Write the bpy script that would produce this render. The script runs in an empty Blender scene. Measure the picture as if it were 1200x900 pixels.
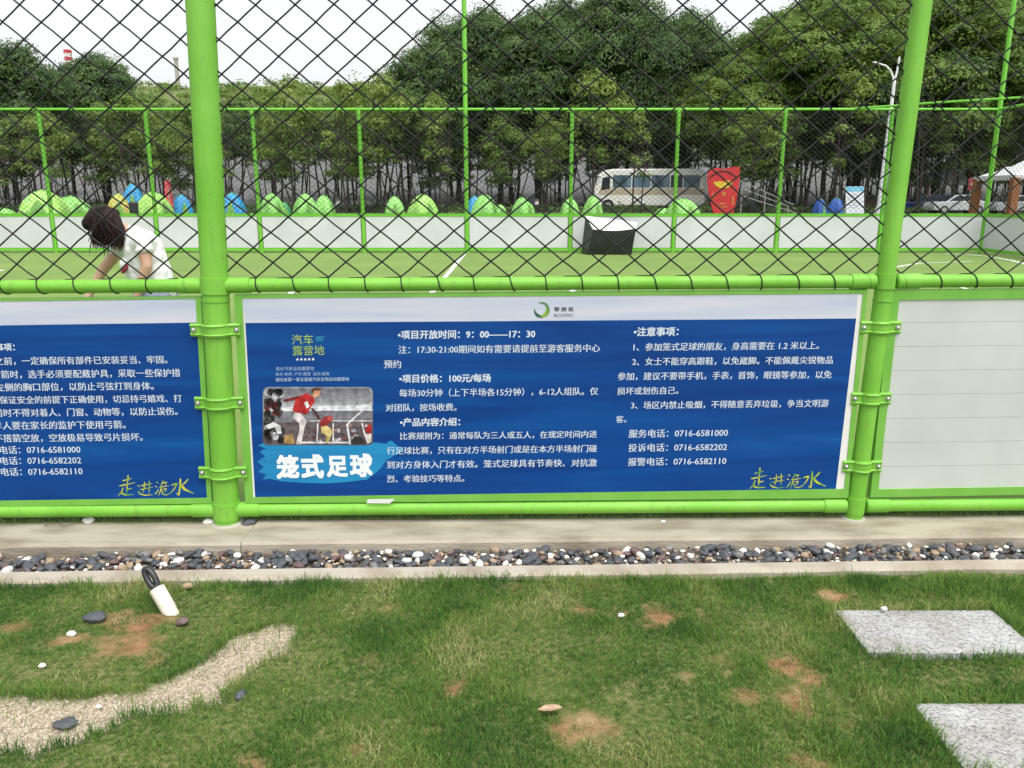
import bpy, bmesh, math, random
import numpy as np
from mathutils import Vector, Matrix, noise as mnoise

R = math.radians
random.seed(7)
rng = np.random.default_rng(11)
scene = bpy.context.scene
COL = scene.collection

# ------------------------------------------------------------------ camera
F = 930.0
EYE = 1.593
PITCH = R(13.2)
cam_d = bpy.data.cameras.new("camera")
cam = bpy.data.objects.new("camera", cam_d)
COL.objects.link(cam)
cam_d.sensor_width = 36.0
cam_d.lens = 36.0 * F / 1200.0
cam_d.clip_start = 0.05
cam_d.clip_end = 3000
cam.location = (0, 0, EYE)
cam.rotation_euler = (math.pi / 2 - PITCH, 0, 0)
scene.camera = cam

# ------------------------------------------------------------------ light: bright overcast
SUN_EL, SUN_AZ = R(66), R(150)          # azimuth measured from +Y (north) towards +X
w = bpy.data.worlds.new("World")
scene.world = w
w.use_nodes = True
nt = w.node_tree
nt.nodes.clear()
sky = nt.nodes.new("ShaderNodeTexSky")
sky.sky_type = 'NISHITA'
sky.sun_disc = False
sky.sun_elevation = SUN_EL
sky.sun_rotation = SUN_AZ
sky.air_density = 1.0
sky.dust_density = 4.0
sky.ozone_density = 1.0
hsv = nt.nodes.new("ShaderNodeHueSaturation")
hsv.inputs["Saturation"].default_value = 0.12
hsv.inputs["Value"].default_value = 1.12
bg = nt.nodes.new("ShaderNodeBackground")
bg.inputs["Strength"].default_value = 0.15
wo = nt.nodes.new("ShaderNodeOutputWorld")
nt.links.new(sky.outputs[0], hsv.inputs["Color"])
nt.links.new(hsv.outputs[0], bg.inputs["Color"])
nt.links.new(bg.outputs[0], wo.inputs["Surface"])
sun_d = bpy.data.lights.new("sun", 'SUN')
sun_d.energy = 0.9
sun_d.angle = R(35)
sun_d.color = (1.0, 0.96, 0.9)
sun = bpy.data.objects.new("sun", sun_d)
COL.objects.link(sun)
sdir = Vector((math.sin(SUN_AZ) * math.cos(SUN_EL), math.cos(SUN_AZ) * math.cos(SUN_EL), math.sin(SUN_EL)))
sun.rotation_euler = (-sdir).to_track_quat('-Z', 'Y').to_euler()
sun.location = (0, -5, 20)
vs = scene.view_settings
vs.view_transform = 'Standard'
vs.look = 'None'
vs.gamma = 1
vs.use_curve_mapping = False
vs.exposure = 0.72
scene.cycles.max_bounces = 6
scene.cycles.transparent_max_bounces = 8

# ------------------------------------------------------------------ pixel geometry helpers (used only to read real positions off the photo)
cp, sp = math.cos(PITCH), math.sin(PITCH)
def ray(px, py):
    u, v = (px - 600) / F, (py - 450) / F
    return np.array([u, cp - v * sp, -sp - v * cp])
def at_y(px, py, Y):
    d = ray(px, py); t = Y / d[1]
    return np.array([d[0] * t, Y, EYE + d[2] * t])
def at_z(px, py, z):
    d = ray(px, py); t = (z - EYE) / d[2]
    return np.array([d[0] * t, d[1] * t, z])
FY, FYAW = 3.76, R(1.0)
FD = np.array([math.cos(FYAW), math.sin(FYAW), 0.0])
FN = np.array([math.sin(FYAW), -math.cos(FYAW), 0.0])       # towards the camera
def fp(px, py, off=0.0):
    """point of the near fence plane, moved `off` towards the viewer"""
    d = ray(px, py)
    p0 = np.array([0, FY, 0.0]) + FN * off
    c = np.array([0, 0, EYE])
    t = np.dot(p0 - c, FN) / np.dot(d, FN)
    return c + d * t

# ------------------------------------------------------------------ materials
MATS = {}
def srgb(r, g, b):
    f = lambda c: (c / 12.92 if c <= 0.04045 else ((c + 0.055) / 1.055) ** 2.4)
    return (f(r / 255), f(g / 255), f(b / 255), 1)
def new_mat(name):
    m = bpy.data.materials.new(name); m.use_nodes = True
    m.node_tree.nodes.clear()
    n = m.node_tree.nodes; l = m.node_tree.links
    out = n.new("ShaderNodeOutputMaterial"); p = n.new("ShaderNodeBsdfPrincipled")
    l.new(p.outputs[0], out.inputs[0])
    return m, n, l, p
def mat(name, c1, c2=None, scale=8.0, rough=0.6, bump=0.0, bscale=None, stretch=(1, 1, 1), detail=5, metallic=0.0, lo=0.35, hi=0.65, spec=None, island=0.0):
    if name in MATS: return MATS[name]
    m, n, l, p = new_mat(name)
    c1 = tuple(c1)[:3] + (1,)
    p.inputs["Roughness"].default_value = rough
    p.inputs["Metallic"].default_value = metallic
    if spec is not None: p.inputs["Specular IOR Level"].default_value = spec
    if c2 is None and bump == 0 and island == 0:
        p.inputs["Base Color"].default_value = c1
    else:
        c2 = (tuple(c2)[:3] + (1,)) if c2 is not None else c1
        tc = n.new("ShaderNodeTexCoord"); mp = n.new("ShaderNodeMapping")
        mp.inputs["Scale"].default_value = stretch
        l.new(tc.outputs["Object"], mp.inputs[0])
        nz = n.new("ShaderNodeTexNoise"); nz.inputs["Scale"].default_value = scale; nz.inputs["Detail"].default_value = detail
        l.new(mp.outputs[0], nz.inputs["Vector"])
        mr = n.new("ShaderNodeMapRange"); mr.inputs[1].default_value = lo; mr.inputs[2].default_value = hi
        l.new(nz.outputs["Fac"], mr.inputs[0])
        mx = n.new("ShaderNodeMix"); mx.data_type = 'RGBA'
        mx.inputs[6].default_value = c1; mx.inputs[7].default_value = c2
        fac = mr.outputs[0]
        if island > 0:
            g = n.new("ShaderNodeNewGeometry")
            md = n.new("ShaderNodeMix"); md.data_type = 'FLOAT'
            md.inputs[0].default_value = island
            l.new(mr.outputs[0], md.inputs[2]); l.new(g.outputs["Random Per Island"], md.inputs[3])
            fac = md.outputs[0]
        l.new(fac, mx.inputs[0])
        l.new(mx.outputs[2], p.inputs["Base Color"])
        if bump > 0:
            nb = n.new("ShaderNodeTexNoise"); nb.inputs["Scale"].default_value = bscale or scale * 4; nb.inputs["Detail"].default_value = 6
            l.new(mp.outputs[0], nb.inputs["Vector"])
            bp = n.new("ShaderNodeBump"); bp.inputs["Strength"].default_value = bump; bp.inputs["Distance"].default_value = 0.01
            l.new(nb.outputs["Fac"], bp.inputs["Height"]); l.new(bp.outputs[0], p.inputs["Normal"])
    MATS[name] = m
    return m

def painted(name, ca, cb, worn, rough):
    """weathered enamel: faded areas, long faint streaks, small dull chips and dirt specks"""
    m, n, l, p = new_mat(name)
    tc = n.new("ShaderNodeTexCoord")
    def nz(sc, st, det=5):
        mp = n.new("ShaderNodeMapping"); mp.inputs["Scale"].default_value = st; l.new(tc.outputs["Object"], mp.inputs[0])
        q = n.new("ShaderNodeTexNoise"); q.inputs["Scale"].default_value = sc; q.inputs["Detail"].default_value = det; l.new(mp.outputs[0], q.inputs[0]); return q.outputs[0]
    def rng_(f, a, b):
        q = n.new("ShaderNodeMapRange"); q.inputs[1].default_value = a; q.inputs[2].default_value = b; l.new(f, q.inputs[0]); return q.outputs[0]
    def mx(f, a, b):
        q = n.new("ShaderNodeMix"); q.data_type = 'RGBA'; l.new(f, q.inputs[0])
        for k, v in ((6, a), (7, b)):
            if isinstance(v, tuple): q.inputs[k].default_value = v + (1,)
            else: l.new(v, q.inputs[k])
        return q.outputs[2]
    c = mx(rng_(nz(2.5, (1, 1, 1)), .35, .65), ca, cb)
    c = mx(rng_(nz(26, (1, 1, .12)), .56, .80), c, tuple(x * .72 for x in cb))
    sp = rng_(nz(70, (1, 1, 1), 3), .665, .70)
    c = mx(sp, c, worn)
    l.new(c, p.inputs["Base Color"])
    l.new(rng_(nz(9, (1, 1, 1)), -.6, 1.4), p.inputs["Roughness"])
    p.inputs["Roughness"].default_value = rough
    bp = n.new("ShaderNodeBump"); bp.inputs["Strength"].default_value = .12; bp.inputs["Distance"].default_value = .004; l.new(nz(45, (1, 1, 1)), bp.inputs["Height"]); l.new(bp.outputs[0], p.inputs["Normal"])
    MATS[name] = m; return m
GREEN = painted("green_paint", (.150, .43, .030), (.205, .50, .055), (.17, .24, .09), .42)
GREEN_DULL = mat("green_paint_frame", (.15, .41, .05), (.19, .46, .07), scale=6, rough=.5, bump=.05, bscale=50)
GREEN_FAR = mat("green_paint_far", (.14, .47, .03), (.17, .51, .045), scale=2, rough=.45)
STEEL = mat("bolt_steel", (.62, .62, .6), rough=.3, metallic=.9)
NETM = mat("net_cord", (.006, .007, .007), (.014, .016, .015), scale=40, rough=.8)
WHITE_PANEL = mat("white_panel", (.55, .56, .58), (.62, .63, .65), scale=1.2, rough=.5)
CONCRETE = mat("kerb_concrete", (.385, .345, .270), (.235, .200, .145), scale=4, rough=.9, bump=.5, bscale=45, stretch=(.7, 1.8, 2.5), detail=12, lo=.42, hi=.66)

# ------------------------------------------------------------------ mesh builder
ROOT_OFF = {}
class MB:
    def __init__(s): s.v = []; s.f = []; s.mi = []; s.n = 0; s.sm = []
    def add(s, verts, faces, mi=0, smooth=False):
        b = s.n
        verts = [tuple(map(float, q)) for q in verts]
        s.v += verts; s.n += len(verts)
        for f in faces:
            s.f.append(tuple(b + i for i in f)); s.mi.append(mi); s.sm.append(smooth)
        return s
    def box(s, c, size, rz=0.0, mi=0, M=None):
        hx, hy, hz = [q / 2 for q in size]
        P = [(x, y, z) for z in (-hz, hz) for y in (-hy, hy) for x in (-hx, hx)]
        ca, sa = math.cos(rz), math.sin(rz)
        if M is not None:
            P = [tuple(M @ Vector(q)) for q in P]
        P = [(c[0] + x * ca - y * sa, c[1] + x * sa + y * ca, c[2] + z) for x, y, z in P]
        return s.add(P, [(0, 2, 3, 1), (4, 5, 7, 6), (0, 1, 5, 4), (2, 6, 7, 3), (0, 4, 6, 2), (1, 3, 7, 5)], mi)
    def tube(s, pts, rad, seg=12, caps=True, mi=0, smooth=True):
        pts = [Vector(q) for q in pts]
        if not hasattr(rad, '__len__'): rad = [rad] * len(pts)
        rings = []; prev = None
        for i, q in enumerate(pts):
            a = pts[max(i - 1, 0)]; b = pts[min(i + 1, len(pts) - 1)]
            t = (b - a).normalized()
            if prev is None:
                ref = Vector((0, 0, 1)) if abs(t.z) < .9 else Vector((1, 0, 0))
                u = t.cross(ref).normalized()
            else:
                u = (prev - t * prev.dot(t)).normalized()
            prev = u; vv = t.cross(u)
            rings.append([q + (u * math.cos(2 * math.pi * k / seg) + vv * math.sin(2 * math.pi * k / seg)) * rad[i] for k in range(seg)])
        V = [q for r_ in rings for q in r_]
        Fc = []
        for i in range(len(rings) - 1):
            for k in range(seg):
                k2 = (k + 1) % seg
                Fc.append((i * seg + k, i * seg + k2, (i + 1) * seg + k2, (i + 1) * seg + k))
        s.add(V, Fc, mi, smooth)
        if caps:
            b = s.n - len(V); e = b + (len(rings) - 1) * seg
            s.f.append(tuple(b + k for k in reversed(range(seg)))); s.mi.append(mi); s.sm.append(False)
            s.f.append(tuple(e + k for k in range(seg))); s.mi.append(mi); s.sm.append(False)
        return s
    def ellipsoid(s, c, r, seg=16, rings=10, M=None, mi=0):
        V = []; Fc = []
        for i in range(rings + 1):
            th = math.pi * i / rings
            for k in range(seg):
                ph = 2 * math.pi * k / seg
                q = Vector((r[0] * math.sin(th) * math.cos(ph), r[1] * math.sin(th) * math.sin(ph), r[2] * math.cos(th)))
                if M is not None: q = M @ q
                V.append(Vector(c) + q)
        for i in range(rings):
            for k in range(seg):
                k2 = (k + 1) % seg
                Fc.append((i * seg + k, (i + 1) * seg + k, (i + 1) * seg + k2, i * seg + k2))
        return s.add(V, Fc, mi, True)
    def capsule(s, a, b, ra, rb, seg=14):
        s.tube([a, b], [ra, rb], seg); s.ellipsoid(a, (ra,) * 3, seg, 8); s.ellipsoid(b, (rb,) * 3, seg, 8); return s
    def prism(s, poly, d, mi=0):
        """poly: list of 3D points (planar), d: thickness vector"""
        n = len(poly); d = np.array(d, float)
        A = [np.array(q, float) for q in poly]; B = [q + d for q in A]
        Fc = [tuple(range(n)), tuple(range(2 * n - 1, n - 1, -1))]
        for i in range(n):
            j = (i + 1) % n
            Fc.append((i, i + n, j + n, j))
        return s.add(A + B, Fc, mi)
    def mesh(s, name, off=(0, 0, 0)):
        me = bpy.data.meshes.new(name)
        o = np.array(off, float)
        me.from_pydata([tuple(np.array(q) - o) for q in s.v] if any(off) else s.v, [], s.f)
        me.polygons.foreach_set("material_index", s.mi)
        me.polygons.foreach_set("use_smooth", s.sm)
        me.update()
        return me
    def build(s, name, mats, parent=None, bevel=0.0, recalc=True):
        root = parent
        off = (0, 0, 0)
        if parent is not None:
            off = ROOT_OFF.get(parent.name, (0, 0, 0))
        me = s.mesh(name, off)
        if recalc:
            bm = bmesh.new(); bm.from_mesh(me); bmesh.ops.recalc_face_normals(bm, faces=bm.faces)
            if bevel > 0:
                es = [e for e in bm.edges if len(e.link_faces) == 2 and e.calc_face_angle(0) > .6]
                bmesh.ops.bevel(bm, geom=es, offset=bevel, segments=2, affect='EDGES', profile=.5)
            bm.to_mesh(me); bm.free()
        if not isinstance(mats, (list, tuple)): mats = [mats]
        for m in mats: me.materials.append(m)
        if any(s.sm): me.set_sharp_from_angle(angle=R(40))
        ob = bpy.data.objects.new(name, me); COL.objects.link(ob)
        if parent is not None:
            ob.parent = parent
            ROOT_OFF[ob.name] = off
        return ob
def np_mesh(name, V, Fq, mats, parent=None, smooth=False):
    """numpy verts + faces of one size"""
    V = np.asarray(V, np.float32); Fq = np.asarray(Fq, np.int32)
    me = bpy.data.meshes.new(name)
    me.vertices.add(len(V)); me.vertices.foreach_set("co", V.ravel())
    k = Fq.shape[1]
    me.loops.add(Fq.size); me.loops.foreach_set("vertex_index", Fq.ravel())
    me.polygons.add(len(Fq))
    me.polygons.foreach_set("loop_start", np.arange(0, Fq.size, k, dtype=np.int32))
    me.polygons.foreach_set("use_smooth", np.full(len(Fq), smooth))
    me.update(calc_edges=True); me.validate()
    if not isinstance(mats, (list, tuple)): mats = [mats]
    for m in mats: me.materials.append(m)
    ob = bpy.data.objects.new(name, me); COL.objects.link(ob)
    if parent is not None: ob.parent = parent
    return ob
def thing(name, label, cat, loc=(0, 0, 0), group=None):
    o = bpy.data.objects.new(name, None); COL.objects.link(o)
    o.empty_display_size = .1
    o.location = loc; o["label"] = label; o["category"] = cat
    if group: o["group"] = group
    ROOT_OFF[o.name] = tuple(loc)
    return o
def tag(o, label, cat, group=None):
    o["label"] = label; o["category"] = cat
    if group: o["group"] = group
    return o
def struct(o, kind="structure", label=None, cat=None):
    o["kind"] = kind
    if label: o["label"] = label
    if cat: o["category"] = cat
    return o
def dup(root, loc, rz=0, scale=1.0, label=None, group=None, mats=None):
    r = root.copy(); COL.objects.link(r); r.location = loc; r.rotation_euler = (0, 0, rz)
    r.scale = (scale, scale, scale) if not hasattr(scale, '__len__') else scale
    if label: r["label"] = label
    if group: r["group"] = group
    for ch in list(root.children):
        c = ch.copy(); COL.objects.link(c); c.parent = r
        if mats and ch.name.split('.')[0] in mats:
            c.material_slots[0].link = 'OBJECT'; c.material_slots[0].material = mats[ch.name.split('.')[0]]
        for g in list(ch.children):
            d = g.copy(); COL.objects.link(d); d.parent = c
    return r
def vnoise(x, y, sc, seed=0, octv=3):
    out = np.zeros_like(x, float); amp = 1.0; tot = 0
    for o in range(octv):
        r2 = np.random.default_rng(seed * 31 + o).random((97, 97))
        X = x * sc + 50.3; Y = y * sc + 37.7
        ix = np.floor(X).astype(int); iy = np.floor(Y).astype(int)
        fx = X - ix; fy = Y - iy; fx = fx * fx * (3 - 2 * fx); fy = fy * fy * (3 - 2 * fy)
        g = lambda a, b: r2[a % 97, b % 97]
        out += amp * ((g(ix, iy) * (1 - fx) + g(ix + 1, iy) * fx) * (1 - fy) + (g(ix, iy + 1) * (1 - fx) + g(ix + 1, iy + 1) * fx) * fy)
        tot += amp; amp *= .5; sc *= 2.1
    return out / tot
def in_poly(x, y, poly):
    c = np.zeros(x.shape, bool); n = len(poly); j = n - 1
    for i in range(n):
        xi, yi = poly[i][:2]; xj, yj = poly[j][:2]
        k = ((yi > y) != (yj > y)) & (x < (xj - xi) * (y - yi) / (yj - yi + 1e-12) + xi)
        c ^= k; j = i
    return c

# ================================================================== SETTING: ground
# --- far terrain: one sheet to the horizon, ground behind the pitch raised, bank and green hill behind the wood
def terrain_z(x, y):
    zs = np.interp(y, [-400, 24.6, 26.5, 56, 62, 92, 150, 200, 900], [-.14, -.14, .74, .75, 1.3, 6.4, 21.0, 23.5, 10])
    hillmask = np.clip((y - 62) / 30, 0, 1)
    zs = zs + hillmask * (vnoise(x, y, .02, 5) - .5) * 3.0 - np.clip((y - 92) / 60, 0, 1) * np.clip((x - 10) / 40, 0, 1) * 3
    return zs
ys = np.concatenate([np.array([-400, -100, -30, -8, 0, 8, 16, 24.5]), np.linspace(24.8, 60, 40), np.linspace(61, 210, 60), np.array([260, 350, 500, 900])])
xs = np.concatenate([np.array([-900, -500, -300]), np.linspace(-200, 200, 101), np.array([300, 500, 900])])
GX, GY = np.meshgrid(xs, ys)
GZ = terrain_z(GX, GY)
V = np.stack([GX, GY, GZ], -1).reshape(-1, 3)
nx, ny = len(xs), len(ys)
ii = (np.arange(ny - 1)[:, None] * nx + np.arange(nx - 1)[None]).ravel()
m, n, l, p = new_mat("terrain")
p.inputs["Roughness"].default_value = .95
tc = n.new("ShaderNodeTexCoord"); sx = n.new("ShaderNodeSeparateXYZ"); l.new(tc.outputs["Object"], sx.inputs[0])
nz = n.new("ShaderNodeTexNoise"); nz.inputs["Scale"].default_value = .35; nz.inputs["Detail"].default_value = 8; l.new(tc.outputs["Object"], nz.inputs["Vector"])
nz2 = n.new("ShaderNodeTexNoise"); nz2.inputs["Scale"].default_value = 1.6; nz2.inputs["Detail"].default_value = 8; l.new(tc.outputs["Object"], nz2.inputs["Vector"])
def ramp(fac, stops):
    r_ = n.new("ShaderNodeValToRGB"); e = r_.color_ramp.elements
    e[0].position, e[0].color = stops[0]; e[1].position, e[1].color = stops[-1]
    for q in stops[1:-1]:
        a = e.new(q[0]); a.color = q[1]
    l.new(fac, r_.inputs[0]); return r_.outputs[0]
lawn_c = ramp(nz2.outputs[0], [(.3, (.05, .075, .025, 1)), (.5, (.09, .11, .04, 1)), (.7, (.16, .15, .09, 1))])
bank_c = ramp(nz2.outputs[0], [(.35, (.075, .078, .075, 1)), (.55, (.16, .155, .165, 1)), (.68, (.06, .08, .04, 1))])
hill_c = ramp(nz2.outputs[0], [(.3, (.07, .10, .028, 1)), (.5, (.12, .155, .04, 1)), (.7, (.17, .19, .06, 1))])
addn = n.new("ShaderNodeMath"); addn.operation = 'MULTIPLY_ADD'; addn.inputs[1].default_value = 10.0
l.new(nz.outputs[0], addn.inputs[0]); l.new(sx.outputs[1], addn.inputs[2])
def step(a, b):
    q = n.new("ShaderNodeMapRange"); q.inputs[1].default_value = a; q.inputs[2].default_value = b
    l.new(addn.outputs[0], q.inputs[0]); return q.outputs[0]
def mix(f, a, b):
    q = n.new("ShaderNodeMix"); q.data_type = 'RGBA'; l.new(f, q.inputs[0]); l.new(a, q.inputs[6]); l.new(b, q.inputs[7]); return q.outputs[2]
l.new(mix(step(99, 103), mix(step(60, 62), lawn_c, bank_c), hill_c), p.inputs["Base Color"])
struct(np_mesh("terrain", V, np.stack([ii, ii + 1, ii + nx + 1, ii + nx], -1), m, smooth=True))

# --- kerb lines read off the photo
def line(pl, pr, z):
    a = at_z(*pl, z); b = at_z(*pr, z); d = (b - a) / (b[0] - a[0])
    return lambda x: a[1] + d[1] * (x - a[0])
kerb_front = line((0, 639), (1200, 628), 0.0)
peb_front = line((0, 669), (1200, 654), -.03)
edge_front = line((0, 681), (1200, 664), -.03)
XL, XR = -9.0, 9.0
def strip(name, f0, f1, x0, x1, z, zb, m, nseg=60, wob=0.0, seed=1):
    mb = MB(); X = np.linspace(x0, x1, nseg + 1)
    V = []; Fc = []
    for i, x in enumerate(X):
        y0 = f0(x) + wob * (mnoise.noise(Vector((x * 2.3, seed, 0))) + .6 * mnoise.noise(Vector((x * 9, seed, 3)))); y1 = f1(x)
        zz = z + wob * .4 * mnoise.noise(Vector((x * 3, 7 + seed, 0)))
        V += [(x, y0 - .006, zb), (x, y0 - .002, zz - .012), (x, y0 + .012, zz), (x, y1 - .012, zz), (x, y1 - .002, zz - .012), (x, y1, zb)]
    for i in range(nseg):
        for k in range(5):
            a = i * 6 + k
            Fc.append((a, a + 6, a + 7, a + 1))
    for e in (0, nseg):
        q = tuple(e * 6 + k for k in range(6)); Fc.append(q if e == 0 else q[::-1])
    mb.add(V, Fc, 0, False)
    return struct(mb.build(name, m))
fence_y = lambda x: FY + math.tan(FYAW) * x
xc = at_z(291, 625, 0)[0]
strip("kerb", kerb_front, lambda x: fence_y(x) + .025, XL, xc - .0022, 0.0, -.15, CONCRETE, 90, .006, 1)
strip("kerb", kerb_front, lambda x: fence_y(x) + .025, xc + .0022, XR, 0.003, -.15, CONCRETE, 90, .006, 2)
EDGE = mat("edging_concrete", (.43, .385, .315), (.27, .22, .165), scale=5, rough=.9, bump=.4, bscale=60, detail=9, lo=.4, hi=.75)
strip("edging", edge_front, peb_front, XL, XR, -.03, -.15, EDGE, 120, .008, 3)
BED = mat("pebble_bed", (.10, .08, .06), (.18, .15, .11), scale=30, rough=1, bump=.6, bscale=90)
mb = MB()
X = np.linspace(XL, XR, 40)
mb.add([q for x in X for q in ((x, peb_front(x) - .004, -.065), (x, kerb_front(x) + .004, -.06))], [(2 * i, 2 * i + 2, 2 * i + 3, 2 * i + 1) for i in range(39)])
struct(mb.build("pebble_bed", BED))

# --- sports field: artificial turf
m, n, l, p = new_mat("artificial_turf"); p.inputs["Roughness"].default_value = .9
tc = n.new("ShaderNodeTexCoord")
nz = n.new("ShaderNodeTexNoise"); nz.inputs["Scale"].default_value = .5; nz.inputs["Detail"].default_value = 7; l.new(tc.outputs["Object"], nz.inputs["Vector"])
nf = n.new("ShaderNodeTexNoise"); nf.inputs["Scale"].default_value = 120; nf.inputs["Detail"].default_value = 3; l.new(tc.outputs["Object"], nf.inputs["Vector"])
c1 = ramp(nz.outputs[0], [(.3, (.135, .235, .042, 1)), (.7, (.195, .295, .062, 1))])
c2 = ramp(nf.outputs[0], [(.3, (.6, .6, .6, 1)), (.7, (1.1, 1.1, 1.1, 1))])
q = n.new("ShaderNodeMix"); q.data_type = 'RGBA'; q.blend_type = 'MULTIPLY'; q.inputs[0].default_value = .7
l.new(c1, q.inputs[6]); l.new(c2, q.inputs[7]); l.new(q.outputs[2], p.inputs["Base Color"])
bp = n.new("ShaderNodeBump"); bp.inputs["Strength"].default_value = .5; l.new(nf.outputs[0], bp.inputs["Height"]); l.new(bp.outputs[0], p.inputs["Normal"])
TURF = m
FX0, FX1, FYB = -17.0, 14.0, 24.0
mb = MB()
fy0 = lambda x: fence_y(x) + .027
mb.add([(FX0, fy0(FX0), 0), (FX1, fy0(FX1), 0), (FX1, FYB + .3, 0), (FX0, FYB + .3, 0), (FX0, fy0(FX0), -.2), (FX1, fy0(FX1), -.2), (FX1, FYB + .3, -.2), (FX0, FYB + .3, -.2)],
       [(0, 1, 2, 3), (0, 4, 5, 1), (1, 5, 6, 2), (2, 6, 7, 3), (3, 7, 4, 0)])
struct(mb.build("sports_field", TURF))
LINEW = mat("line_paint", (.72, .74, .70), (.6, .63, .55), scale=30, rough=.85)
def flat_path(name, pts, wd, z=.005):
    mb = MB(); V = []; pts = [Vector((q[0], q[1], 0)) for q in pts]
    for i, q in enumerate(pts):
        t = (pts[min(i + 1, len(pts) - 1)] - pts[max(i - 1, 0)]).normalized(); nn = Vector((-t.y, t.x, 0)) * wd / 2
        V += [(q.x + nn.x, q.y + nn.y, z), (q.x - nn.x, q.y - nn.y, z)]
    mb.add(V, [(2 * i, 2 * i + 1, 2 * i + 3, 2 * i + 2) for i in range(len(pts) - 1)])
    return struct(mb.build(name, LINEW))
hx = at_z(545, 297, 0)[0]
flat_path("field_line", [(hx, 4.2), (hx, 23.4)], .10)
flat_path("field_line", [(hx + 2.45 * math.cos(a), 14 + 2.2 * math.sin(a)) for a in np.linspace(math.pi * .9, math.pi * 1.12, 8)], .10)
flat_path("field_line", [(hx + 2.45 * math.cos(a), 14 + 2.2 * math.sin(a)) for a in np.linspace(-.36, .30, 8)], .10)
gx = 14.0
flat_path("field_line", [at_z(*q, 0) for q in ((1042, 314.5), (1062, 311), (1078, 308.6), (1096, 308), (1140, 306.5))], .09)
flat_path("field_line", [at_z(*q, 0) for q in ((1108, 297.5), (1135, 298.4), (1162, 301), (1186, 305.5), (1215, 313))], .12)
flat_path("field_line", [at_z(*q, 0) for q in ((1126, 337), (1143, 341), (1165, 345.5))], .10)
flat_path("field_line", [at_z(*q, 0) for q in ((-18, 321), (2, 316.5))], .18)

# --- lawn in the foreground
PATH_PX = [(352, 731), (277, 743), (257, 767), (240, 780), (187, 800), (133, 813), (67, 818), (0, 822), (-60, 826), (-140, 840), (-140, 905), (-60, 890), (0, 880), (40, 882), (87, 865), (123, 857), (140, 842), (173, 832), (213, 828), (253, 820), (263, 807), (290, 788), (303, 777), (347, 752)]
LZ = -.06
PATH = [at_z(*q, LZ) for q in PATH_PX]
BARE = [(165, 752, 44, 22, .95), (175, 730, 30, 10, .7), (130, 728, 28, 10, .6), (75, 752, 26, 10, .7), (15, 735, 20, 8, .6), (770, 722, 42, 12, .95), (930, 785, 34, 26, 1), (930, 825, 26, 18, .8), (702, 856, 42, 17, 1), (985, 703, 32, 13, 1), (848, 775, 26, 12, .7),
        (530, 807, 18, 11, .9), (446, 714, 16, 6, .9), (580, 712, 16, 7, .7), (682, 716, 14, 7, .7), (430, 775, 14, 6, .5), (880, 815, 24, 10, .7), (805, 795, 18, 10, .6), (420, 878, 20, 9, .7), (500, 858, 16, 8, .6), (290, 890, 26, 12, .6), (1175, 735, 30, 12, .4), (985, 845, 34, 14, .6), (960, 898, 40, 12, .7), (540, 720, 20, 6, .5), (610, 690, 30, 6, .4)]
BW = []
for (bx, by, rx, ry, s_) in BARE:
    c = at_z(bx, by, LZ); ex = at_z(bx + rx, by, LZ); e1 = at_z(bx, by + ry, LZ); e2 = at_z(bx, by - ry, LZ)
    BW.append((c[0], c[1], abs(ex[0] - c[0]), abs(e2[1] - e1[1]) / 2, s_ * (1 if bx < 300 else .86)))
SLABS = [(1.315, 1.952, 2.62, 2.932), (1.33, 1.97, 2.005, 2.32)]
def lawn_masks(x, y):
    bare = np.zeros_like(x)
    wob = (vnoise(x, y, 11, 21, 4) - .5) * 2.6
    for (cx, cy, rx, ry, s_) in BW:
        d = np.sqrt(((x - cx) / rx) ** 2 + ((y - cy) / ry) ** 2) + wob
        bare = np.maximum(bare, s_ * np.clip((1.30 - d) * .9, 0, 1))
    jx = x + (vnoise(x, y, 14, 3) - .5) * .07; jy = y + (vnoise(x, y, 14, 4) - .5) * .07
    path = in_poly(jx, jy, PATH).astype(float)
    return bare, path
def path_soft(x, y):
    s = np.zeros_like(x)
    for dx, dy in ((0, 0), (.03, 0), (-.03, 0), (0, .03), (0, -.03), (.02, .02), (-.02, -.02), (.02, -.02), (-.02, .02)):
        s += in_poly(x + dx + (vnoise(x, y, 14, 3) - .5) * .07, y + dy + (vnoise(x, y, 14, 4) - .5) * .07, PATH)
    return s / 9
gx_ = np.linspace(-4.0, 4.0, 460); gy_ = np.linspace(0.9, 3.42, 160)
GX, GY = np.meshgrid(gx_, gy_)
lim = np.array([edge_front(x) for x in gx_])[None] + .003
GY = .9 + (GY - .9) / (3.42 - .9) * (lim - .9)
bare, path = lawn_masks(GX, GY); ps = path_soft(GX, GY)
GZ = LZ + (vnoise(GX, GY, 5, 8) - .5) * .025 + (vnoise(GX, GY, 30, 9) - .5) * .010 + bare * (vnoise(GX, GY, 22, 10) - .3) * .018 - ps * .022
V = np.stack([GX, GY, GZ], -1).reshape(-1, 3)
ny, nx = GX.shape
ii = (np.arange(ny - 1)[:, None] * nx + np.arange(nx - 1)[None]).ravel()
m, n, l, p = new_mat("lawn_soil"); p.inputs["Roughness"].default_value = 1; p.inputs["Specular IOR Level"].default_value = .15
tc = n.new("ShaderNodeTexCoord"); at = n.new("ShaderNodeAttribute"); at.attribute_name = "ground_mask"
sx = n.new("ShaderNodeSeparateColor"); l.new(at.outputs["Color"], sx.inputs[0])
n1 = n.new("ShaderNodeTexNoise"); n1.inputs["Scale"].default_value = 45; n1.inputs["Detail"].default_value = 8; l.new(tc.outputs["Object"], n1.inputs["Vector"])
n2 = n.new("ShaderNodeTexNoise"); n2.inputs["Scale"].default_value = 9; n2.inputs["Detail"].default_value = 6; l.new(tc.outputs["Object"], n2.inputs["Vector"])
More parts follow.
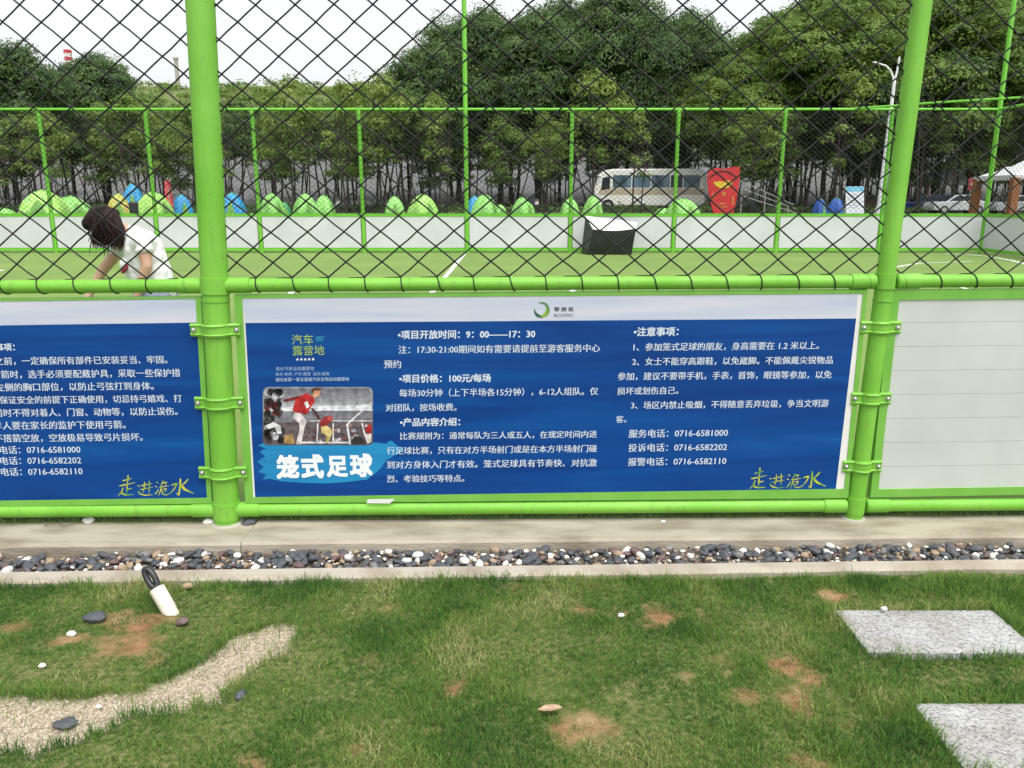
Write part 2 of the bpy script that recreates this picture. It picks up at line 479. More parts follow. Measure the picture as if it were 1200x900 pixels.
vo = n.new("ShaderNodeTexVoronoi"); vo.inputs["Scale"].default_value = 150; l.new(tc.outputs["Object"], vo.inputs["Vector"])
thatch = ramp(n1.outputs[0], [(.3, (.035, .062, .016, 1)), (.5, (.10, .135, .036, 1)), (.7, (.21, .19, .09, 1))])
soil = ramp(n2.outputs[0], [(.3, (.17, .085, .042, 1)), (.5, (.30, .165, .085, 1)), (.7, (.40, .27, .155, 1))])
vr = ramp(vo.outputs["Color"], [(0.1, (.24, .19, .13, 1)), (.5, (.38, .32, .23, 1)), (.9, (.54, .48, .38, 1))])
sb = n.new("ShaderNodeMapRange"); sb.inputs[1].default_value = .12; sb.inputs[2].default_value = .85; l.new(sx.outputs[0], sb.inputs[0])
l.new(mix(sx.outputs[1], mix(sb.outputs[0], thatch, soil), vr), p.inputs["Base Color"])
bp = n.new("ShaderNodeBump"); bp.inputs["Strength"].default_value = .9; bp.inputs["Distance"].default_value = .012
l.new(n1.outputs[0], bp.inputs["Height"])
bp2 = n.new("ShaderNodeBump"); bp2.inputs["Strength"].default_value = .6; bp2.inputs["Distance"].default_value = .006
l.new(vo.outputs["Distance"], bp2.inputs["Height"]); l.new(bp.outputs[0], bp2.inputs["Normal"]); l.new(bp2.outputs[0], p.inputs["Normal"])
lawn = struct(np_mesh("lawn", V, np.stack([ii, ii + 1, ii + nx + 1, ii + nx], -1), m, smooth=True))
ca = lawn.data.color_attributes.new("ground_mask", 'FLOAT_COLOR', 'POINT')
ca.data.foreach_set("color", np.stack([bare, ps, 0 * bare, 1 + 0 * bare], -1).astype(np.float32).ravel())

# --- grass blades
def grass_material(name, cols):
    m, n, l, p = new_mat(name); p.inputs["Roughness"].default_value = .7; p.inputs["Specular IOR Level"].default_value = .12
    g = n.new("ShaderNodeNewGeometry"); tc = n.new("ShaderNodeTexCoord")
    nz = n.new("ShaderNodeTexNoise"); nz.inputs["Scale"].default_value = 2.6; nz.inputs["Detail"].default_value = 6; l.new(tc.outputs["Object"], nz.inputs["Vector"])
    ma = n.new("ShaderNodeMath"); ma.operation = 'MULTIPLY_ADD'; ma.inputs[1].default_value = .42
    l.new(g.outputs["Random Per Island"], ma.inputs[0])
    mr = n.new("ShaderNodeMapRange"); mr.inputs[1].default_value = .36; mr.inputs[2].default_value = .64; mr.inputs[4].default_value = .60
    l.new(nz.outputs[0], mr.inputs[0]); l.new(mr.outputs[0], ma.inputs[2])
    r_ = n.new("ShaderNodeValToRGB"); e = r_.color_ramp.elements
    e[0].position, e[0].color = cols[0]; e[1].position, e[1].color = cols[-1]
    for q in cols[1:-1]:
        a = e.new(q[0]); a.color = q[1]
    l.new(ma.outputs[0], r_.inputs[0]); l.new(r_.outputs[0], p.inputs["Base Color"])
    p.inputs["Subsurface Weight"].default_value = 0
    tr = n.new("ShaderNodeBsdfTranslucent"); l.new(r_.outputs[0], tr.inputs[0])
    ms = n.new("ShaderNodeMixShader"); ms.inputs[0].default_value = .3
    out = [q for q in n if q.type == 'OUTPUT_MATERIAL'][0]
    l.new(p.outputs[0], ms.inputs[1]); l.new(tr.outputs[0], ms.inputs[2]); l.new(ms.outputs[0], out.inputs[0])
    return m
GRASS = grass_material("grass_blades", [(0, (.056, .148, .036, 1)), (.28, (.090, .200, .043, 1)), (.5, (.152, .272, .054, 1)), (.74, (.245, .335, .085, 1)), (1, (.54, .48, .26, 1))])
def blades(name, x, y, z, length, width, lean, material, parent=None):
    N = len(x); ang = rng.uniform(0, 2 * math.pi, N); ca_, sa_ = np.cos(ang), np.sin(ang)
    a2 = rng.uniform(0, 2 * math.pi, N); wx, wy = np.cos(a2) * width / 2, np.sin(a2) * width / 2
    V = np.zeros((N, 5, 3))
    l1 = lean * .35
    hx, hy, hz = ca_ * length * .5 * np.sin(l1), sa_ * length * .5 * np.sin(l1), length * .5 * np.cos(l1)
    tx, ty, tz = hx + ca_ * length * .5 * np.sin(lean), hy + sa_ * length * .5 * np.sin(lean), hz + length * .5 * np.cos(lean)
    V[:, 0] = np.stack([x - wx, y - wy, z], -1); V[:, 1] = np.stack([x + wx, y + wy, z], -1)
    V[:, 2] = np.stack([x + hx + wx * .8, y + hy + wy * .8, z + hz], -1); V[:, 3] = np.stack([x + hx - wx * .8, y + hy - wy * .8, z + hz], -1)
    V[:, 4] = np.stack([x + tx, y + ty, z + tz], -1)
    b = np.arange(N)[:, None] * 5
    T = np.concatenate([b + np.array([[0, 1, 2]]), b + np.array([[0, 2, 3]]), b + np.array([[3, 2, 4]])])
    return np_mesh(name, V.reshape(-1, 3), T, material, parent)
N = 330000
x = rng.uniform(-2.75, 2.9, N); y = rng.uniform(1.70, 3.24, N)
lim = edge_front(x)
bare, path = lawn_masks(x, y)
dens = .25 + .75 * np.clip((vnoise(x, y, 6, 33) - .25) * 2.2, 0, 1)
keep = (rng.random(N) < dens * (.36 + .64 * (1 - bare) ** 2) * np.where(path > 0, .012, 1)) & (y < lim + .012) & (np.abs(x) < y * .80 + .35)
for s_ in SLABS:
    keep &= ~((x > s_[0] + .004) & (x < s_[1] - .004) & (y > s_[2] + .004) & (y < s_[3] - .004))
x, y, bare = x[keep], y[keep], bare[keep]
ps = path_soft(x, y)
lush = vnoise(x, y, 2.2, 40)
near_edge = np.clip(1 - (edge_front(x) - y) / .22, 0, 1)
rim = np.clip(ps * 3, 0, 1)
for s_ in SLABS:
    dx = np.maximum(np.maximum(s_[0] - x, x - s_[1]), 0); dy = np.maximum(np.maximum(s_[2] - y, y - s_[3]), 0)
    rim = np.maximum(rim, .9 * np.clip(1 - np.hypot(dx, dy) / .08, 0, 1))
tuft = np.clip((vnoise(x, y, 8, 55) - .45) * 3, 0, 1)
L = (.014 + .026 * np.clip((lush - .3) * 2.4, 0, 1) + .016 * tuft + .020 * near_edge + .034 * rim) * rng.uniform(.55, 1.35, len(x)) * (1 - .55 * bare)
z = LZ + (vnoise(x, y, 5, 8) - .5) * .025 - .004
struct(blades("grass", x, y, z, L, rng.uniform(.0018, .0042, len(x)), rng.uniform(.15, 1.35, len(x)), GRASS), "stuff", "green lawn grass growing in front of the pebble strip", "grass")
print("blades", len(x))
# artificial turf fringe under the bottom rail
FRINGE = mat("turf_fibre_shaded", (.05, .10, .03), (.09, .15, .05), scale=20, rough=.8, island=.6)  # turf colour darkened for the shade under the boards
N = 15000
x = rng.uniform(-3.4, 3.6, N); y = np.array([fy0(q) for q in x]) + rng.uniform(-.006, .10, N)
struct(blades("turf_fringe", x, y, np.zeros(N) - .002, rng.uniform(.02, .04, N), np.full(N, .0025), rng.uniform(0, .6, N), FRINGE), "stuff", "artificial turf fibres along the edge of the pitch", "turf")

# ================================================================== NEAR FENCE
fence = thing("cage_fence", "bright green pipe fence with clamps holding the printed boards, nearest to the lawn", "fence", (0, FY, 0))
def post_axis(pb, pt):
    a = fp(*pb); b = fp(*pt); t = (b - a) / (b[2] - a[2])
    return lambda z: a + t * (z - a[2])
PL = post_axis((266.5, 612), (234.5, 0)); PR = post_axis((1000, 608), (1081, 0))
step_ = PR(0) - PL(0)
PLL = lambda z: PL(z) - step_; PRR = lambda z: PR(z) + step_
PTOP = 4.15
POSTS = [(PLL, .055), (PL, .062), (PR, .0425), (PRR, .055)]
def zof(P, py):
    """height on a post axis seen at picture row py"""
    lo, hi = -1, 6
    for _ in range(50):
        mid = (lo + hi) / 2; q = P(mid); d = q - np.array([0, 0, EYE])
        v = -(d[2] * cp + d[1] * sp) / (d[1] * cp - d[2] * sp)
        if 450 + v * F > py: lo = mid
        else: hi = mid
    return mid
CLAMPS = {1: [(385.5, 15), (470.5, 15), (551.5, 14)], 2: [(383, 16), (466, 16), (545, 13)]}
Z = lambda v: Vector(v)
for i, (P, r) in enumerate(POSTS):
    mb = MB(); mb.tube([P(-.06), P(.2), P(1.15), P(PTOP)], r, 28)
    po = mb.build("post", GREEN, fence)
    if i in (1, 2):
        # collars where the rails enter the post
        for py0, py1 in (((325, 344), (587, 606)) if i == 1 else ((320, 338), (582, 600))):
            mb = MB(); mb.tube([P(zof(P, py1)), P(zof(P, py0))], r + .005, 28); mb.build("collar", GREEN, po)
        mb = MB(); mb.tube([P(zof(P, 353)), P(zof(P, 351))], r + .003, 28); mb.build("weld_seam", GREEN_DULL, po)
        mb = MB()
        b = P(0)
        mb.tube([(b[0], b[1], -.02), (b[0], b[1], .008)], [r + .03, r + .012], 20)
        mb.build("base_grout", mat("grout", (.36, .33, .28), (.5, .47, .42), scale=20, rough=.95, bump=.4), po)
        for (py, hh) in CLAMPS[i]:
            zc = zof(P, py); c = P(zc); h = .062
            mb = MB()
            # band: flat ear, half ring round the post, flat ear, swept in plan and extruded in height
            ear = r + .055; prof = [(-ear, r * .45), (-r - .012, r * .5)]
            for a in np.linspace(math.pi * .86, math.pi * .14, 13): prof.append(((r + .008) * math.cos(a), (r + .008) * math.sin(a) + (.004 if i == 1 else .0)))
            prof += [(r + .012, r * .5), (ear, r * .45)]
            V = []; Fc = []
            levels = [(-.5, .0), (-.34, .006), (-.26, .0), (.26, .0), (.34, .006), (.5, .0)]
            for (zl, bulge) in levels:
                for k, (u, o) in enumerate(prof):
                    V.append(c + FD * u + FN * (o + bulge) + np.array([0, 0, zl * h]))
            npz = len(prof)
            for a in range(len(levels) - 1):
                for k in range(npz - 1):
                    Fc.append((a * npz + k, a * npz + k + 1, (a + 1) * npz + k + 1, (a + 1) * npz + k))
            # back faces 8 mm behind for thickness
            nb = len(V)
            for (zl, bulge) in levels:
                for k, (u, o) in enumerate(prof):
                    V.append(c + FD * u * .985 + FN * (o - .007) + np.array([0, 0, zl * h * .98]))
            for a in range(len(levels) - 1):
                for k in range(npz - 1):
                    Fc.append((nb + a * npz + k, nb + (a + 1) * npz + k, nb + (a + 1) * npz + k + 1, nb + a * npz + k + 1))
            for k in range(npz - 1):
                Fc.append((k, nb + k, nb + k + 1, k + 1)); t = (len(levels) - 1) * npz
                Fc.append((t + k, t + k + 1, nb + t + k + 1, nb + t + k))
            for a in range(len(levels) - 1):
                Fc.append((a * npz, (a + 1) * npz, nb + (a + 1) * npz, nb + a * npz))
                Fc.append((a * npz + npz - 1, nb + a * npz + npz - 1, nb + (a + 1) * npz + npz - 1, (a + 1) * npz + npz - 1))
            mb.add(V, Fc)
            cl = mb.build("clamp", GREEN, fence)
            for sgn in (-1, 1):
                q = c + FD * (ear - .016) * sgn + FN * (r * .45 + .001)
                mb = MB(); mb.tube([q, q + FN * .004], .013, 12); mb.ellipsoid(q + FN * .004, (.009, .009, .009), 10, 6)
                mb.build("bolt", STEEL, cl)
# rails between posts, with sleeves at their ends
def zrail(P, x, py): return zof(P, py)
TOPZ = [zof(PL, 334.6), zof(PR, 329.6)]
BOTZ = [zof(PL, 597.0), zof(PR, 592.0)]
def rail(Pa, Pb, za, zb, rad):
    a = Pa(za); b = Pb(zb); d = (b - a) / np.linalg.norm(b - a); Ln = np.linalg.norm(b - a)
    mb = MB(); mb.tube([a + d * .05, a + d * Ln * .5, b - d * .05], rad, 20)
    ro = mb.build("rail", GREEN, fence)
    for (o, s_) in ((a, 1), (b, -1)):
        mb = MB(); mb.tube([o + d * s_ * .055, o + d * s_ * .165], rad + .005, 20); mb.build("sleeve", GREEN, ro)
    return a, b
dzt, dzb = TOPZ[1] - TOPZ[0], BOTZ[1] - BOTZ[0]
RAILT = {}
for k, (Pa, Pb) in enumerate(((PLL, PL), (PL, PR), (PR, PRR))):
    RAILT[k] = rail(Pa, Pb, TOPZ[0] + dzt * (k - 1), TOPZ[0] + dzt * k, .0315)
    rail(Pa, Pb, BOTZ[0] + dzb * (k - 1), BOTZ[0] + dzb * k, .033)
    a, b = Pa(PTOP - .05), Pb(PTOP - .05)
    mb = MB(); mb.tube([a, b], .036, 16); mb.build("rail", GREEN, fence)

# ------------------------------------------------------------------ net tied to the near fence
net = thing("rope_net", "black knotted rope net laced to the top pipe of the near fence", "net", (0, FY, 0))
def netmesh(name, parent, x0, x1, zbot, ztop, org, dirv, nrm, cw, ch, rad, matl, wob=0.0, knots=True, zslope=0.0, seg=4, sub=2):
    """diamond net on the plane org + dirv*s + z; strands are square-section cords"""
    nc = int((x1 - x0) / cw); nr = int((ztop - zbot) / (ch / 2))
    def P(i, j):     # i column in half cells, j row in half rows
        s_ = x0 + i * cw / 2; z_ = zbot + j * ch / 2
        if wob:
            k = min(1, j / 4)
            s_ += wob * k * (mnoise.noise(Vector((s_ * 1.1, z_ * 1.1, 3.1))) * 1.3 + .5 * mnoise.noise(Vector((s_ * 5, z_ * 5, 8.1))))
            z_ += wob * k * (mnoise.noise(Vector((s_ * 1.3, z_ * 1.3, 13.1))) * 1.2 + .5 * mnoise.noise(Vector((s_ * 5, z_ * 5, 18.1))))
        o = (wob * .6 * mnoise.noise(Vector((s_ * .8, z_ * .8, 40)))) if wob else 0
        return np.array(org) + np.array(dirv) * s_ + np.array(nrm) * (o + .002 * ((i + j) % 2)) + np.array([0, 0, z_ + zslope * s_])
    cache = {}
    def C(i, j):
        if (i, j) not in cache: cache[(i, j)] = P(i, j)
        return cache[(i, j)]
    A = []; B = []
    for j in range(nr):
        for i in range(2 * nc):
            if (i + j) % 2 == 0: A.append(C(i, j)); B.append(C(i + 1, j + 1))
            else: A.append(C(i + 1, j)); B.append(C(i, j + 1))
    A = np.array(A); B = np.array(B)
    t = B - A; Ln = np.linalg.norm(t, axis=1, keepdims=True); t /= Ln
    nn = np.tile(np.array(nrm, float), (len(A), 1)); u = np.cross(t, nn)
    ringo = [(math.cos(2 * math.pi * k / seg), math.sin(2 * math.pi * k / seg)) for k in range(seg)]
    Vs = []
    steps = sub + 1
    sag = rng.uniform(-.025, .025, (len(A), 1)) * Ln if wob else np.zeros((len(A), 1))
    for q in range(steps):
        f = q / sub; c = A + (B - A) * f + u * sag * (4 * f * (1 - f))
        for (a, b) in ringo: Vs.append(c + u * a * rad + nn * b * rad)
    V = np.stack(Vs, 1).reshape(-1, 3)
    base = np.arange(len(A))[:, None] * seg * steps
    Fq = []
    for q in range(sub):
        for k in range(seg):
            k2 = (k + 1) % seg
            Fq.append(base + np.array([[q * seg + k, q * seg + k2, (q + 1) * seg + k2, (q + 1) * seg + k]]))
    Fq = np.concatenate(Fq)
    if knots:
        K = np.array(list(cache.values())); kr = rad * 1.75
        oct_ = np.array([[1, 0, 0], [-1, 0, 0], [0, 1, 0], [0, -1, 0], [0, 0, 1], [0, 0, -1]]) * kr
        of = np.array([[0, 2, 4, 4], [2, 1, 4, 4], [1, 3, 4, 4], [3, 0, 4, 4], [2, 0, 5, 5], [1, 2, 5, 5], [3, 1, 5, 5], [0, 3, 5, 5]])
        b0 = len(V)
        V = np.concatenate([V, (K[:, None] + oct_[None]).reshape(-1, 3)])
        # two-triangle quads degenerate: store as separate tri mesh instead
        tri = (np.arange(len(K))[:, None, None] * 6 + b0 + of[None, :, :3]).reshape(-1, 3)
        Ft = np.concatenate([Fq[:, [0, 1, 2]], Fq[:, [0, 2, 3]], tri])
        Fq = Ft
    off = np.array(ROOT_OFF.get(parent.name, (0, 0, 0)))
    return np_mesh(name, V - off, Fq, matl, parent, smooth=False), C, nc
rs = (RAILT[1][1][2] - RAILT[1][0][2]) / np.dot(RAILT[1][1] - RAILT[1][0], FD)
sL = np.dot(PL(1.2) - np.array([0, FY, 0]), FD)
z0 = RAILT[1][0][2] - rs * np.dot(RAILT[1][0] - np.array([0, FY, 0]), FD)
CW = .1695
s_start = np.dot(fp(300, 325) - np.array([0, FY, 0]), FD) - CW * 20
mesh_ob, NC, ncol = netmesh("mesh", net, s_start, 4.6, z0 + .036, PTOP - .09, (0, FY, 0), FD, FN, CW, .139, .0038, NETM, wob=.0065, zslope=rs)
# lacing cord spiralling round the top pipe between the knots of the lowest row
mb = MB(); seg_pts = []
rr = .0345
for i in range(0, 2 * ncol, 2):
    a = NC(i, 0); s_a = np.dot(a - np.array([0, FY, 0]), FD)
    base = lambda s_: np.array([0, FY, 0]) + FD * s_ + np.array([0, 0, z0 + rs * s_])
    tight = random.random() < .45
    for k in range(17):
        f = k / 16; ang = 2 * math.pi * f + random.uniform(-.04, .04)
        ss = s_a + CW * (.30 * f + .70 * f ** 6 if not tight else .14 * f + .86 * f ** 9)
        seg_pts.append(base(ss) + (FN * math.sin(ang) + np.array([0, 0, 1]) * math.cos(ang)) * rr)
mb.tube(seg_pts, .0027, 6, True, 0, True)
mb.build("lacing_cord", NETM, net)
# scrap of white tape caught between the middle board and the bottom pipe
a = fp(445, 587.5, .03); mb = MB(); mb.add([a + FD * u + FN * o + np.array([0, 0, z_]) for (u, z_) in ((-.065, -.008), (.05, -.010), (.075, .012), (-.06, .011)) for o in (0, .004)], [(0, 2, 4, 6), (1, 7, 5, 3), (0, 1, 3, 2), (2, 3, 5, 4), (4, 5, 7, 6), (6, 7, 1, 0)])
tag(mb.build("tape_scrap", mat("tape_white", (.7, .7, .68))), "scrap of white tape stuck under the middle blue board on the bottom pipe", "tape")

# ------------------------------------------------------------------ boards
BLUE, nB, lB, pB = new_mat("banner_blue")
pB.inputs["Roughness"].default_value = .45; pB.inputs["Specular IOR Level"].default_value = .25
def nodes_banner():
    n, l, p = nB, lB, pB
    tc = n.new("ShaderNodeTexCoord"); mp = n.new("ShaderNodeMapping"); mp.inputs["Scale"].default_value = (.55, 1, 7)
    l.new(tc.outputs["Object"], mp.inputs[0])
    nz = n.new("ShaderNodeTexNoise"); nz.inputs["Scale"].default_value = 1.3; nz.inputs["Detail"].default_value = 5; nz.inputs["Distortion"].default_value = .6
    l.new(mp.outputs[0], nz.inputs[0])
    r_ = n.new("ShaderNodeValToRGB"); e = r_.color_ramp.elements
    e[0].position = .3; e[0].color = (.001, .036, .185, 1); e[1].position = .80; e[1].color = (.006, .20, .42, 1)
    a = e.new(.5); a.color = (.002, .052, .24, 1); a = e.new(.66); a.color = (.003, .076, .285, 1)
    l.new(nz.outputs[0], r_.inputs[0]); l.new(r_.outputs[0], p.inputs[0])
    m2 = n.new("ShaderNodeMapping"); m2.inputs["Scale"].default_value = (1.4, 1, .5); l.new(tc.outputs["Object"], m2.inputs[0])
    rp = n.new("ShaderNodeTexNoise"); rp.inputs["Scale"].default_value = 3.5; rp.inputs["Detail"].default_value = 2; l.new(m2.outputs[0], rp.inputs[0])
    bp = n.new("ShaderNodeBump"); bp.inputs["Strength"].default_value = .25; bp.inputs["Distance"].default_value = .02; l.new(rp.outputs[0], bp.inputs["Height"]); l.new(bp.outputs[0], p.inputs["Normal"])
nodes_banner()
HEADER = mat("banner_header", (.46, .52, .64), (.60, .60, .68), scale=2.2, rough=.4, stretch=(.5, 1, 8))
VINYL = mat("banner_margin", (.70, .69, .66), (.78, .77, .74), scale=6, rough=.5)
def quad_panel(mb, tl, tr, br, bl, off, th=.0, mi=0):
    """panel with its front at `off`, thickness th behind it"""
    q = [fp(*c, off) for c in (tl, tr, br, bl)]
    mb.prism([v + FN * 0 for v in q], -FN * th, mi)
def frame_bar(mb, a, b, wpx, off=.012, depth=.03):
    pass
def make_frame(parent, outer, inner):
    """green angle frame between outer and inner pixel outlines (tl,tr,br,bl); four bars mitred, one mesh"""
    mb = MB()
    for k in range(4):
        j = (k + 1) % 4
        q = [fp(*outer[k], .016), fp(*outer[j], .016), fp(*inner[j], .016), fp(*inner[k], .016)]
        mb.prism(q, -FN * .034)
    return mb.build("frame", GREEN_DULL, parent)
CJK = None
def text_mesh(body, bold=0.0):
    cu = bpy.data.curves.new("t", 'FONT'); cu.body = body; cu.size = 1.0; cu.offset = bold
    cu.resolution_u = 2
    ob = bpy.data.objects.new("t", cu); COL.objects.link(ob)
    dg = bpy.context.evaluated_depsgraph_get(); dg.update()
    me = bpy.data.meshes.new_from_object(ob.evaluated_get(dg))
    co = np.zeros(len(me.vertices) * 3); me.vertices.foreach_get("co", co); co = co.reshape(-1, 3)
    F_ = [tuple(p_.vertices) for p_ in me.polygons]
    bpy.data.objects.remove(ob); bpy.data.curves.remove(cu); bpy.data.meshes.remove(me)
    return co, F_
def put_text(mb, body, x0, y0, x1, y1, off, bold=.012, hscale=1.0, mi=0, mid=.36, skew=0.0):
    """text whose ink runs from pixel (x0,y0) to (x1,y1) (row = middle of the characters)"""
    co, F_ = text_mesh(body, 0.0)
    a, b = fp(x0, y0, off), fp(x1, y1, off)
    d = b - a; Ln = np.linalg.norm(d); d /= Ln
    lo, hi = co[:, 0].min(), co[:, 0].max()
    s_ = Ln / (hi - lo)
    up = np.array([.028, 0, 1.0]); up /= np.linalg.norm(up)
    # heavier strokes: the same print struck a few times with a hair's shift, each strike a little prouder
    sh = [(0, 0)] if bold == 0 else ([(-bold, 0), (bold, 0)] if bold < .02 else ([(-bold, -bold * .6), (bold, -bold * .6), (-bold, bold * .6), (bold, bold * .6)] if bold < .04 else
         [(i * bold * .5, j * bold * .5) for i in (-2, -1, 0, 1, 2) for j in (-2, -1, 0, 1, 2)]))
    for k, (ox, oy) in enumerate(sh):
        V = a[None] + d[None] * ((co[:, 0:1] - lo + ox) * s_ + skew * co[:, 1:2] * s_) + up[None] * ((co[:, 1:2] - mid + oy) * s_ * hscale) + (FN * .00004 * k)[None]
        mb.add(V, F_, mi)
INK = mat("printed_text", (.60, .67, .75), rough=.5)
INKW = mat("printed_title", (.80, .83, .85), rough=.5)
def board(name, label, outer, inner):
    c = fp((outer[0][0] + outer[1][0]) / 2, outer[2][1]); rt = thing(name, label, "notice board", tuple(c))
    fr = make_frame(rt, outer, inner)
    return rt
BOARD_G = "boards clamped along the near fence"
# ---- middle board
O = [(274, 345.5), (1017, 339.5), (994, 583.5), (287.5, 590)]
I = [(283.5, 349.5), (1011.5, 344), (989.5, 573), (296.5, 583)]
bd = board("notice_board", "blue printed board with white text, cage football picture and logo between the two posts", O, I)
mb = MB(); quad_panel(mb, (281, 348), (1013, 342), (991.5, 575), (295, 585), .012, .012); ban = mb.build("banner", VINYL, bd)
mb = MB(); quad_panel(mb, (284.5, 350.5), (1005, 345.3), (1003.4, 373.2), (287.5, 378.5), .0135, .001); mb.build("header_band", HEADER, ban)
mb = MB(); quad_panel(mb, (287.5, 378.5), (1003.4, 373.2), (979.5, 573), (299, 582.5), .0135, .001); mb.build("blue_print", BLUE, ban)
mb = MB()
T = [("•项目开放时间：9：00——17：30", 466.5, 392.5, 627, 391.2, .03), ("注：17:30-21:00期间如有需要请提前至游客服务中心", 467, 410, 703, 408, .014),
     ("预约", 450, 427, 470, 427, .014), ("•项目价格：100元/每场", 468, 444, 575, 443, .03),
     ("每场30分钟（上下半场各15分钟），6-12人组队。仅", 468, 460.8, 701, 458.5, .014), ("对团队，按场收费。", 452, 478, 535, 477.2, .014),
     ("•产品内容介绍：", 469, 495, 539, 494.4, .03), ("比赛规则为：通常每队为三人或五人，在规定时间内进", 469, 511.3, 699.5, 508.8, .014),
     ("行足球比赛，只有在对方半场射门或是在本方半场射门碰", 453.5, 528.5, 699.5, 525.6, .014), ("到对方身体入门才有效。笼式足球具有节奏快、对抗激", 453.5, 545, 699.5, 542.2, .014),
     ("烈、考验技巧等特点。", 453.5, 561.4, 544, 560.5, .014),
     ("•注意事项：", 743, 389, 795, 388.6, .03), ("1、参加笼式足球的朋友，身高需要在 1.2 米以上。", 742.5, 407, 960, 404.8, .014),
     ("2、女士不能穿高跟鞋，以免崴脚。不能佩戴尖锐物品", 741, 424, 976, 422, .014), ("参加，建议不要带手机，手表，首饰，眼镜等参加，以免", 724, 441.3, 974.5, 439, .014),
     ("损坏或划伤自己。", 723.5, 458.6, 795, 457.6, .014), ("3、场区内禁止吸烟，不得随意丢弃垃圾，争当文明游", 739.5, 475.2, 971, 472.6, .014),
     ("客。", 722, 491.6, 734, 491.4, .014), ("服务电话：0716-6581000", 737, 508.5, 853, 507, .014), ("投诉电话：0716-6582202", 736.5, 525, 852, 523.6, .014), ("报警电话：0716-6582110", 736, 541.5, 851, 540, .014)]
for (t, x0, y0, x1, y1, b_) in T: put_text(mb, t, x0, y0, x1, y1, .0145, b_)
mb.build("lettering", INK, ban)
# brush stroke and title
mb = MB()
br = [(302, 522), (312, 518), (330, 519.5), (360, 521), (400, 519), (430, 517.5), (452, 520), (458, 516), (466, 523), (475, 528), (462, 534), (452, 540), (446, 549), (438, 556), (430, 562), (405, 565), (380, 566.5), (350, 565.5), (330, 564), (316, 561), (308, 562), (312, 556), (303, 553), (309, 547), (301, 541), (311, 535), (304, 529), (312, 526)]
mb.prism([fp(*q, .0142) for q in br], -FN * .0005)
mb.build("brush_stroke", mat("stroke_cyan", (.008, .19, .43), (.015, .26, .52), scale=4, rough=.45, stretch=(.5, 1, 6)), ban)
mb = MB(); [put_text(mb, ch, xa, 547.8 - k_ * .6, xb, 547.6 - k_ * .6, .0150, .042, 1.12) for k_, (ch, xa, xb) in enumerate((("笼", 325, 349.5), ("式", 354, 378.5), ("足", 384, 406.5), ("球", 411, 435.5)))]; mb.build("title", INKW, ban)
# small emblem block over the picture
LIME = mat("emblem_lime", (.18, .42, .10), (.46, .54, .08), scale=30, rough=.5)
CYAN = mat("emblem_cyan", (.03, .33, .48), rough=.5)
mb = MB(); put_text(mb, "汽车", 342, 398.5, 367, 398, .0145, .0); put_text(mb, "露营地", 343, 411.2, 380, 410.6, .0145, .0)
mb.build("emblem_text", LIME, ban)
mb = MB()
for k, yy in enumerate((394.5, 396.6, 398.7)):
    mb.prism([fp(370, yy, .0145), fp(380 - k, yy, .0145), fp(380 - k, yy + .9, .0145), fp(370, yy + .9, .0145)], -FN * .0004)
mb.build("emblem_lines", CYAN, ban)
mb = MB(); put_text(mb, "★★★★★", 346.5, 421.2, 369, 420.9, .0145, .0); mb.build("stars", INKW, ban)
mb = MB(); put_text(mb, "洈水汽车运动露营地", 323, 432.2, 368, 431.8, .0145, .0); put_text(mb, "亲水·休闲  户外·露营  运动·度假", 323, 438.6, 386, 438, .0145, .0)
put_text(mb, "湖北省第一家五星级汽车自驾运动露营地", 323, 445, 409, 444.2, .0145, .02)
mb.build("small_print", mat("small_ink", (.35, .45, .62), rough=.5), ban)
